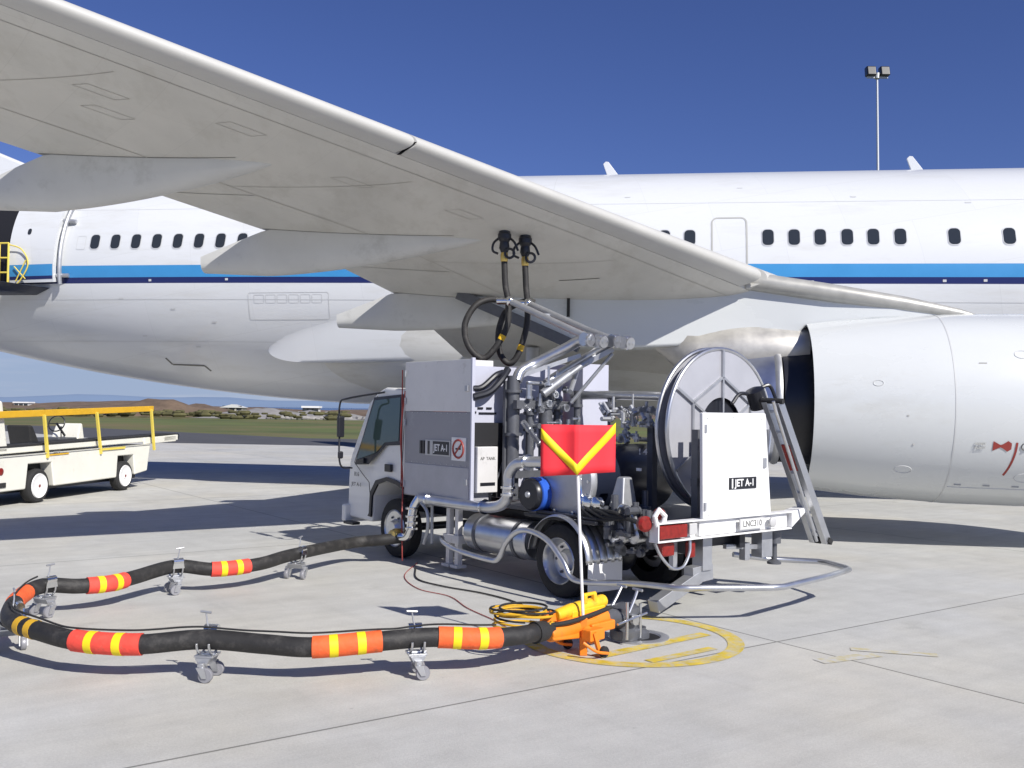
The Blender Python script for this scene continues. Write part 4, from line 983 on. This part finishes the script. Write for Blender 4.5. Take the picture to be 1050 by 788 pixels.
MB().tube(smooth([(-1.45, .07, .74), (-1.46, .0, .62), (-1.47, -.14, .50), (-1.47, -.3, .50), (-1.46, -.40, .62), (-1.45, -.42, .74)], 6), .014, 8).build('lamp_guard', 'alu', bm_)
np_ = MB().box(-1.506, -1.500, -1.50, -1.10, .79, .90).build('number_plate', 'sign_grey', bm_)
MB().box(-1.508, -1.504, -1.48, -1.12, .80, .89).build('plate_face', 'sign_white', np_)
lettering('LNC310', .085, (0, -1, 0), (0, 0, 1), (-1.509, -1.30, .845), 'seam_dark', np_, width=.30)
MB().lathe((-1.50, -1.63, .84), (-1, 0, 0), [(0, .055), (.02, .055), (.03, .04)], 20).build('round_lamp', 'sign_grey', bm_)
# lower rear frame
b = MB(); b.box(-1.36, -1.22, -.86, -.72, .40, .745); b.box(-1.36, -1.22, -1.84, -1.66, .45, .745); b.beam((-1.30, -.08, .12), (-1.28, -.72, .34), .12, .12)
b.beam((-1.28, -.6, .36), (-1.28, -.9, .38), .12, .16); b.beam((-1.28, -1.15, .60), (-1.28, -1.66, .56), .05, .05); b.box(-1.33, -1.25, -1.5, -1.42, .44, .62); b.beam((-1.3, -.35, .44), (-1.3, -.35, .74), .06, .06)
b.build('rear_subframe', 'alu_dull', tk, bevel=.006)
b = MB(); b.cyl((-1.30, -1.95, .70), (-1.30, -1.95, .58), .07); b.cyl((-1.30, -1.95, .60), (-1.30, -1.95, .40), .03); b.lathe((-1.30, -1.95, .36), (0, 0, 1), [(0, .075), (.02, .075), (.05, .03)], 18); b.build('jack', 'steel_dark', tk)
b = MB(); b.hexa([(-1.5, -1.98, .76), (-1.38, -1.98, .76), (-1.3, -2.3, .9), (-1.45, -2.3, .9), (-1.5, -1.98, .93), (-1.38, -1.98, .93), (-1.3, -2.3, .95), (-1.45, -2.3, .95)]); b.build('step_bracket', 'truck_white', tk, bevel=.006)
# access ladder
lt = [(-1.52, -1.70, 2.08), (-1.38, -1.68, 2.09)]; lb_ = [(-1.52, -2.58, .57), (-1.38, -2.56, .57)]
b = MB()
for a, c in zip(lt, lb_): b.beam(a, c, .03, .085, (1, 0, 0)) if False else b.beam(a, c, .095, .065, (1, 0, 0))
lad = b.build('ladder', 'alu', tk, bevel=.004)
for i in range(7):
    k = (i+.5)/7; a = Vector(lt[0]).lerp(Vector(lb_[0]), k); c = Vector(lt[1]).lerp(Vector(lb_[1]), k); MB().beam(a, c, .09, .022).build('rung', 'alu_dull', lad)
b = MB(); b.tube([(-1.56, -1.56, 2.08), (-1.56, -1.60, 1.98), (-1.56, -2.34, .60)], .017, 8); b.build('ladder_rail', 'alu', lad)
k = .42; a = Vector(lt[0]).lerp(Vector(lb_[0]), k-.12); c = Vector(lt[0]).lerp(Vector(lb_[0]), k+.06)
b = MB(); b.beam(a+Vector((.06, .05, 0)), c+Vector((.06, .05, 0)), .02, .10, (1, 0, 0)); b.build('warning_sticker', 'red_paint', lad)
b = MB(); b.cyl((-1.58, -1.70, 2.08), (-1.34, -1.66, 2.09), .03); b.beam((-1.52, -2.62, .56), (-1.52, -2.56, .60), .1, .05); b.beam((-1.40, -2.60, .56), (-1.40, -2.54, .60), .1, .05); b.build('ladder_foot', 'rubber', lad)

# ================================================================ WING REFUELLING HOSES
def wing_hose(x0, y0, zt, loop, label, bands):
    t = thing('refuelling_hose', label, 'hose', (x0, y0, 0), group='wing refuelling hoses')
    P = smooth([(0, 0, zt-.36), (0.02, 0, zt-.7)]+loop, 10)
    MB().tube(P, .042, 12).build('hose', 'hose_black', t)
    MB().lathe((0, 0, zt-.40), (0, 0, 1), [(0, .045), (.03, .05), (.09, .05), (.13, .04)], 16).build('collar', 'brass', t)
    nz_ = MB(); nz_.lathe((0, 0, zt-.28), (0, 0, 1), [(0, .045), (.06, .07), (.14, .06), (.18, .09), (.24, .09), (.26, .075), (.31, .075)], 20)
    nz = nz_.build('nozzle', 'black_paint', t)
    b = MB(); b.tube(smooth([(-.06, 0, zt-.08), (-.14, -.02, zt-.16), (-.15, -.02, zt-.26), (-.08, -.02, zt-.30)], 5), .016, 8); b.tube(smooth([(.06, 0, zt-.08), (.13, -.04, zt-.15), (.18, -.04, zt-.26)], 5), .016, 8); b.tube([(.07+.06*math.cos(a), -.07, zt-.30+.06*math.sin(a)) for a in [2*math.pi*i/16 for i in range(16)]], .018, 8, closed=True); b.build('handle', 'black_paint', nz)
    b = MB()
    for i in bands: b.tube([P[i], P[i+1], P[i+2]], .046, 12)
    b.build('band', 'brass' if False else 'cart_yellow', t)
zt1 = wpt(3.25, .26, -1).z+.01; zt2 = wpt(3.05, .24, -1).z+.01
wing_hose(-.125, 12.72, zt1, [(.06, 0, 3.36), (.05, -.02, 3.05), (-.10, -.04, 2.76), (-.27, -.05, 2.62), (-.45, -.05, 2.78), (-.50, -.04, 3.05), (-.38, -.0, 3.30), (-.20, .06, 3.40), (-.02, .08, 3.39)], 'left black refuelling hose hanging from the wing in a wide loop', [34])
wing_hose(.15, 12.87, zt2, [(.04, 0, 3.36), (.03, -.02, 3.05), (-.08, -.03, 2.68), (-.20, -.04, 2.57), (-.32, -.04, 2.72), (-.33, -.03, 3.02), (-.22, .0, 3.28), (.02, .04, 3.40), (.14, .04, 3.38)], 'right black refuelling hose hanging from the wing in a narrow loop', [36])

# ================================================================ GROUND HOSE
HP = [(-1.28, 12.36, .34), (-1.6, 12.3, .30), (-1.98, 12.2, .27), (-2.46, 11.1, .28), (-2.71, 10.6, .25), (-3.09, 10.28, .24), (-3.47, 10.19, .28), (-3.70, 9.69, .25), (-3.81, 9.4, .24), (-4.03, 9.17, .25), (-4.27, 9.02, .28),
      (-4.27, 8.62, .27), (-4.05, 7.98, .27), (-3.78, 7.5, .28), (-3.44, 7.24, .27), (-3.09, 7.06, .25), (-2.64, 6.98, .25), (-2.19, 7.03, .28), (-1.74, 7.0, .26), (-1.39, 6.97, .25), (-.95, 7.08, .27), (-.58, 7.19, .28), (-.2, 7.26, .26), (.08, 7.42, .25), (.24, 7.6, .24)]
hose = thing('ground_hose', 'thick black fuel hose with orange sleeves looping over the concrete to the pit', 'hose', (-.58, 7.19, 0))
HO = Vector((-.58, 7.19, 0)); HS = smooth(HP, 12)
MB().tube([p-HO for p in HS], .070, 16).build('hose', 'hose_black', hose)
def nearest(x, y): return min(range(len(HS)), key=lambda i: (HS[i].x-x)**2+(HS[i].y-y)**2)
def sleeve(a, c, m='sleeve_red', gap=(.30, .70)):
    i, j = sorted((nearest(*a), nearest(*c))); P = [p-HO for p in HS[i:j+1]]
    s = MB().tube(P, .079, 18).build('sleeve', m, hose)
    L_ = [0]
    for p, q in zip(P, P[1:]): L_.append(L_[-1]+(q-p).length)
    def at_(d):
        for k in range(len(P)-1):
            if L_[k+1] >= d: return P[k].lerp(P[k+1], (d-L_[k])/(L_[k+1]-L_[k]))
        return P[-1]
    for g in gap:
        d = g*L_[-1]; MB().tube([at_(d-.03), at_(d), at_(d+.03)], .0815, 18).build('stripe', 'band_yellow', s)
sleeve((-2.79, 10.52), (-3.13, 10.26)); sleeve((-3.77, 9.55), (-3.99, 9.24)); sleeve((-3.11, 7.07), (-2.62, 6.98))
sleeve((-1.40, 6.98), (-.91, 7.09), 'sleeve_orange'); sleeve((-.52, 7.2), (-.06, 7.3), 'sleeve_orange')
i = nearest(-3.72, 7.36)
for k in (0, 4):
    MB().tube([HS[i+k]-HO, HS[i+k+1]-HO, HS[i+k+2]-HO], .0725, 16).build('stripe', 'rail_yellow', hose)
i0, i1 = nearest(-4.33, 8.7), nearest(-4.26, 8.15)
s_ = MB().tube([p-HO+Vector((0, 0, .0)) for p in HS[i0:i1]], .075, 14).build('worn_sleeve', 'sleeve_orange', hose, label='faded orange wrap at the far left bend of the hose')
# thin sensor line taped on the hose
tl = []
for i in range(nearest(-4.2, 8.9), nearest(.0, 7.3), 4):
    p = HS[i]-HO; tl.append(p+Vector((0, .01, .078+.02*abs(math.sin(i*.09)))))
MB().tube(smooth(tl, 4), .008, 6).build('sensor_line', 'rubber', hose)

# hose trolleys
def trolley_proto():
    t = thing('hose_trolley', '', 'hose trolley')
    b = MB()
    # saddle round the hose (hose runs along x)
    for x in (-.045, .045):
        b.tube([(x, .088*math.cos(a), .27+.088*math.sin(a)) for a in [math.pi+math.pi*i/12 for i in range(13)]], .010, 8)
    b.box(-.07, .07, -.075, .075, .165, .180); b.box(-.075, .075, -.02, .02, .178, .19)
    b.build('saddle', 'alu', t, bevel=.003)
    b = MB(); b.prism([(-.055, .165), (.055, .165), (.03, .12), (-.03, .12)], lambda a, z: (a, -.09, z), lambda a, z: (a, .09, z)); b.beam((0, -.13, .125), (0, .13, .125), .035, .02); b.build('cross_plate', 'alu_dull', t)
    for y in (-.10, .10):
        f = MB()
        f.cyl((0, y, .14), (0, y, .10), .028, seg=14)
        for d in (-.028, .028): f.prism([(-.03, .11), (.03, .11), (-.015, .035), (-.05, .035)], lambda a, z, d=d: (a, y+d-.004, z), lambda a, z, d=d: (a, y+d+.004, z))
        fo = f.build('fork', 'alu', t)
        MB().lathe((-.032, y-.02, .052), (0, 1, 0), [(0, .03), (0, .048), (.006, .052), (.034, .052), (.04, .048), (.04, .03)], 20).build('wheel', 'panel_mid', fo)
    b = MB(); b.tube([(0, -.02, .33), (.02, -.03, .40), (.03, -.03, .465)], .006, 8); b.tube([(-.01, -.03, .465), (.07, -.03, .472)], .009, 8); b.build('pull_handle', 'alu_dull', t)
    b = MB(); b.lathe((0, -.07, .34), (1, 0, 0), [(-.05, .02), (-.05, .035), (.05, .035), (.05, .02)], 12); b.prism([(-.06, .27), (.06, .27), (.045, .36), (-.045, .36)], lambda a, z: (a, -.098, z), lambda a, z: (a, -.09, z)); b.build('clamp', 'chrome', t)
    return t
tp_ = trolley_proto()
spots = [(-2.43, 11.14, 'metal hose trolley nearest the truck cab, behind the second orange sleeve'),
         (-3.47, 10.17, 'metal hose trolley between the two orange sleeves on the far run'),
         (-4.27, 9.02, 'metal hose trolley at the far side of the left bend'),
         (-3.95, 7.75, 'metal hose trolley at the left edge, at the near side of the bend'),
         (-2.17, 7.03, 'metal hose trolley in the middle of the near run beneath bare black hose'),
         (-.66, 7.17, 'metal hose trolley just left of the sleeve by the orange coupler')]
def copy_tree(o, parent=None):
    c = o.copy(); col.objects.link(c); c.parent = parent
    for ch in [q for q in bpy.data.objects if q.parent == o]: copy_tree(ch, c)
    return c
kids = None
for k, (x, y, lab) in enumerate(spots):
    t = tp_ if k == 0 else copy_tree(tp_)
    i = nearest(x, y); p = HS[i]; d = HS[min(i+2, len(HS)-1)]-HS[max(i-2, 0)]
    t.location = (p.x, p.y, p.z-.27); t.rotation_euler = (0, 0, math.atan2(d.y, d.x)+(math.pi if k < 3 else math.pi)+random.uniform(-.15, .15))
    t.location.z = 0
    tag(t, lab, 'hose trolley', 'trolleys carrying the ground hose')
    t.scale = (1, 1, 1)

# hydrant coupler
ca = math.atan2(.72, .70)
cp = thing('hydrant_coupler', 'orange and yellow fuel hydrant coupler standing on the pit at the hose end', 'hydrant coupler', (.24, 7.6, 0), ca)
MB().lathe((-.06, 0, .24), (1, 0, 0), [(0, .085), (.12, .075), (.16, .05), (.2, .05)], 20).build('hose_end', 'rubber', cp)
b = MB(); b.hexa([(.1, -.06, .16), (.62, -.10, .12), (.62, .10, .12), (.1, .06, .16), (.1, -.05, .24), (.62, -.09, .28), (.62, .09, .28), (.1, .05, .24)]); b.tube([(.1, 0, .2), (.35, 0, .22), (.78, 0, .25)], [.06, .085, .085], 16); b.box(.50, .80, -.12, .12, .16, .24); b.build('body', 'cart_orange', cp, bevel=.015)
b = MB(); b.tube([(.22, .03, .33), (.4, .03, .345), (.82, .03, .37)], [.045, .055, .055], 14); b.box(.36, .78, -.03, .09, .29, .35); b.box(.52, .56, -.02, .02, .38, .46); b.box(.64, .68, -.02, .02, .38, .46); b.box(.52, .68, -.015, .015, .44, .47); b.build('cover', 'cart_yellow', cp, bevel=.012)
b = MB(); b.hexa([(.12, .05, .28), (.3, .0, .28), (.3, .1, .28), (.12, .12, .28), (.14, .05, .36), (.28, .02, .36), (.28, .09, .36), (.14, .11, .36)]); b.build('side_block', 'cart_orange', cp, bevel=.01)
b = MB(); b.cyl((.45, -.18, .14), (.45, -.08, .2), .05); b.box(.38, .56, -.20, -.10, .13, .22); b.build('side_bracket', 'cart_orange', cp, bevel=.01)
b = MB(); b.tube(smooth([(.02, .04, .26), (.25, -.08, .29), (.5, -.09, .31), (.8, -.06, .33)], 6), .018, 8); b.build('cable', 'rubber', cp)
for y in (-.24, .14):
    b = MB(); b.beam((.42, y+.04, .2), (.47, y+.03, .06), .03, .03); b.tube(smooth([(.3, y+.05, .14), (.38, y-.02, .07), (.5, y-.04, .04)], 4), .012, 8); f = b.build('leg', 'cart_orange', cp)
    MB().lathe((.5, y-.02, .045), (0, 1, 0), [(0, .02), (0, .04), (.008, .045), (.032, .045), (.04, .04), (.04, .02)], 18).build('wheel', 'rubber', f)
b = MB(); b.lathe((1.08, 0, .02), (0, 0, 1), [(0, .12), (.03, .13), (.08, .13), (.1, .10), (.2, .10), (.22, .12), (.27, .12), (.30, .06)], 28); b.cyl((.78, 0, .24), (1.0, 0, .2), .075); b.build('coupler_head', 'steel_dark', cp)
b = MB()
for y, lx in ((-.10, .12), (.10, .16)): b.tube([(1.0, y, .26), (1.0+lx*.6, y, .36), (1.0+lx, y, .44)], .012, 8); b.tube([(1.0+lx, y-.05, .44), (1.0+lx, y+.05, .445)], .012, 8)
b.tube([(.8, -.14, .2), (1.2, -.14, .24)], .01, 8); b.cyl((.95, -.12, .05), (.95, -.12, .36), .014); b.cyl((1.16, -.1, .03), (1.16, -.1, .32), .014); b.lathe((1.05, -.14, .2), (0, 1, 0), [(0, .045), (.03, .045)], 16); b.build('lever', 'alu', cp)
# flag
fl = thing('warning_flag', 'red flag with a yellow V on a white pole beside the hydrant coupler', 'flag', (.60, 7.86, 0))
MB().tube([(0, 0, .2), (-.035, 0, .9), (-.075, 0, 1.72)], .0125, 10).build('pole', 'sign_white', fl)
MB().box(-.03, .03, -.03, .03, .0, .30).build('pole_socket', 'cart_orange', fl, bevel=.006)
b = MB(); 
A = Vector((-.070, -.040, 0))
def vane(sgn, L_, fold, mats):
    rows = []; n = 10
    for i in range(n+1):
        u = i/n; y = (fold*u+.025*math.sin(u*5)) ; rows.append([A+Vector((sgn*L_*u, y, 1.44+.40*v-(.02*u*(1-v)*sgn*-1))) for v in [k/6 for k in range(7)]])
    b = MB(); b.grid(rows); return b, rows
bL, rL = vane(-1, .29, .10, None); flag1 = bL.build('flag_cloth', 'flag_red', fl, angle=80)
bR, rR = vane(1, .32, .16, None); flag2 = bR.build('flag_cloth', 'flag_red', fl, angle=80)
for o in (flag1, flag2): s = o.modifiers.new('solid', 'SOLIDIFY'); s.thickness = .003; s.offset = 0
def band(rows, par, z0, z1, wd=.05):
    b = MB(); out = []
    for i, r in enumerate(rows):
        u = i/(len(rows)-1); zc = z0+(z1-z0)*u; p = r[0]; f = lambda z: Vector((p.x, p.y-.008, z)); out.append([f(zc-wd), f(zc), f(zc+wd)])
    b.grid(out); o = b.build('yellow_stripe', 'band_yellow', par, angle=80); s = o.modifiers.new('solid', 'SOLIDIFY'); s.thickness = .003
band(rL, flag1, 1.48, 1.77, .042); band(rR, flag2, 1.48, 1.82, .042)
# coiled hand line next to the coupler, deadman cord, red string
co = thing('coiled_line', 'yellow and black hand line coiled on the hose end beside the coupler', 'rope', (.10, 7.74, .19))
b = MB(); pts = []
for i in range(160):
    a = i*.22; r = .165+.035*math.sin(i*.13); pts.append((r*1.25*math.cos(a), r*.95*math.sin(a), .10+.06*math.sin(i*.05)+.03))
b.tube(pts, .010, 6).build('line', 'rail_yellow', co)
b = MB(); b.tube([(p[0]*1.03+.01, p[1]*1.05, p[2]+.03) for p in pts[:80]], .009, 6).build('line', 'rubber', co)
cd = thing('cord', 'thin dark control cord lying on the concrete along the truck shadow', 'cord', (-.4, 10.4, 0))
MB().tube([Vector(p)-Vector((-.4, 10.4, 0)) for p in smooth([(-1.15, 12.0, .012), (-1.05, 11.2, .012), (-.72, 10.75, .012), (-.3, 10.4, .012), (.02, 10.0, .012), (.25, 9.5, .012), (.45, 9.0, .012), (.55, 8.5, .02)], 8)], .009, 6).build('cord_line', 'rubber', cd)
rs = thing('cord', 'thin red cord trailing over the concrete from under the cab to the coupler', 'cord', (-.9, 10.4, 0))
MB().tube([Vector(p)-Vector((-.9, 10.4, 0)) for p in smooth([(-1.16, 12.4, .012), (-1.22, 11.4, .008), (-.98, 10.6, .008), (-.62, 10.2, .008), (-.4, 9.6, .008), (-.1, 9.0, .008), (.1, 8.4, .012)], 8)], .005, 6).build('cord_line', 'red_paint', rs)

# ================================================================ BELT LOADER
ba = math.atan2(.988, .157)
bl = thing('belt_loader', 'white baggage belt loader with a yellow rail parked beyond the hose', 'belt loader', (-9.26, 19.23, 0), ba)
def la(x0, x1): return None
bp = [(-3.6, .30), (-.42, .30), (-.36, .78), (.36, .78), (.46, .30), (2.72, .32), (2.76, .80), (3.40, .80), (3.48, .34), (4.02, .40), (4.14, 1.02), (-3.6, .92)]
b = MB(); b.prism(bp, lambda a, z: (a, 0, z), lambda a, z: (a, 2.0, z)); lbody = b.build('body', 'loader_white', bl, bevel=.03)
MB().box(-.42, .46, .26, 1.74, .30, .80).build('wheel_well', 'black_void', lbody); MB().box(2.74, 3.46, .26, 1.74, .32, .82).build('wheel_well', 'black_void', lbody)
MB().box(-3.6, 4.0, .3, 1.7, .22, .33).build('underframe', 'black_paint', bl)
b = MB(); b.beam((-3.6, -.02, .93), (4.1, -.02, 1.03), .02, .014); b.build('side_seam', 'seam_soft', lbody)
for x in (0.03, 3.12):
    for y, s in ((.03, 1), (1.75, -1)):
        w_ = MB().lathe((x, y, .335), (0, 1, 0), [(0, .2), (0, .30), (.02, .325), (.04, .335), (.18, .335), (.20, .325), (.22, .30), (.22, .2)], 32, cap=False).build('tyre', 'rubber', bl)
        yy = y if s > 0 else y+.22
        MB().lathe((x, yy-.01*s, .335), (0, s, 0), [(0.005, .0), (.005, .06), (.02, .08), (.015, .19), (-.008, .235), (0.02, .25)], 28, cap=False).build('rim', 'truck_white', w_)
        MB().lathe((x, yy-.014*s, .335), (0, s, 0), [(0, .0), (.0, .03)], 12).build('hub_cap', 'red_paint', w_)
b = MB(); b.beam((-4.2, .35, 1.0), (5.5, .35, 1.16), .5, .12); b.beam((4.9, .1, 1.13), (5.6, .1, 1.15), .06, .14); b.beam((4.0, .1, 1.10), (5.5, .1, 1.13), .06, .16); b.build('conveyor_frame', 'loader_white', bl, bevel=.02)
MB().beam((-4.2, .35, 1.075), (5.5, .35, 1.235), .52, .03).build('belt', 'rubber', bl)
MB().cyl((5.6, .08, 1.17), (5.6, .62, 1.17), .075).build('end_roller', 'black_paint', bl)
ry = MB(); ry.beam((-4.2, .02, 1.66), (4.25, .02, 1.87), .05, .13); rl = ry.build('hand_rail', 'rail_yellow', bl, bevel=.012)
for x0, x1, z1 in ((.05, .20, 1.70), (1.85, 2.05, 1.75), (4.1, 4.28, 1.82), (-2.5, -2.4, 1.65)): MB().beam((x0, -.02, z1+.03), (x1, -.02, .88), .05, .05, (1, 0, 0)).build('rail_post', 'gate_yellow', rl)
b = MB(); b.beam((.28, -.012, .93), (.9, -.012, .94), .01, .03, (0, 0, 1)); b.build('grab_bar', 'rail_yellow', bl)
b = MB(); b.beam((2.1, -.02, .98), (3.0, -.02, .99), .02, .06); b.build('yellow_tread', 'gate_yellow', bl)
b = MB(); b.hexa([(1.0, .9, 1.0), (1.35, .9, 1.0), (1.35, 1.4, 1.0), (1.0, 1.4, 1.0), (.88, .88, 1.5), (1.0, .88, 1.5), (1.0, 1.42, 1.5), (.88, 1.42, 1.5)]); b.box(1.0, 1.45, .9, 1.4, 1.0, 1.14); b.build('seat', 'rubber', bl, bevel=.04)
b = MB(); b.hexa([(2.4, .8, 1.0), (2.75, .8, 1.0), (2.75, 1.5, 1.0), (2.4, 1.5, 1.0), (2.62, .85, 1.52), (2.70, .85, 1.52), (2.70, 1.45, 1.52), (2.62, 1.45, 1.52)]); b.build('dashboard', 'loader_white', bl, bevel=.03)
b = MB(); b.tube([(2.15+.05*math.sin(a), 1.12+.19*math.cos(a), 1.52+.17*math.sin(a)) for a in [2*math.pi*i/24 for i in range(24)]], .014, 8, closed=True); b.cyl((2.15, 1.12, 1.52), (2.45, 1.12, 1.25), .025); b.tube([(2.15, .93, 1.52), (2.15, 1.31, 1.52)], .01, 6); b.build('steering_wheel', 'black_paint', bl)
b = MB(); b.box(1.7, 2.35, .75, 1.4, 1.0, 1.22).build('control_panel', 'steel_dark', bl, bevel=.02)
b = MB(); b.cyl((2.0, .9, 1.1), (1.95, .88, 1.42), .012); b.cyl((2.1, 1.3, 1.1), (2.05, 1.3, 1.42), .012); b.sphere((1.95, .88, 1.44), .03); b.sphere((2.05, 1.3, 1.44), .03); b.build('lever', 'black_paint', bl)
lettering('BELT', .10, (1, 0, 0), (0, 0, 1), (.52, -.004, .97), 'seam_dark', lbody)
MB().lathe((-1.15, .0, .68), (0, -1, 0), [(0, .07), (.01, .07), (.02, .05)], 18).build('tail_lamp', 'red_plastic', bl)
MB().box(-1.32, -1.02, -.02, .01, .38, .47).build('bumper_block', 'rubber', bl)
b = MB(); b.hexa([(-1.75, .1, 1.0), (-.80, .1, 1.0), (-.80, .9, 1.0), (-1.75, .9, 1.0), (-1.75, .1, 2.0), (-1.0, .1, 2.0), (-1.0, .9, 2.0), (-1.75, .9, 2.0)]); b.build('engine_housing', 'loader_white', bl, bevel=.05)
MB().box(-1.75, -1.33, .3, .8, 2.0, 2.4).build('control_head', 'vessel_black', bl, bevel=.04)
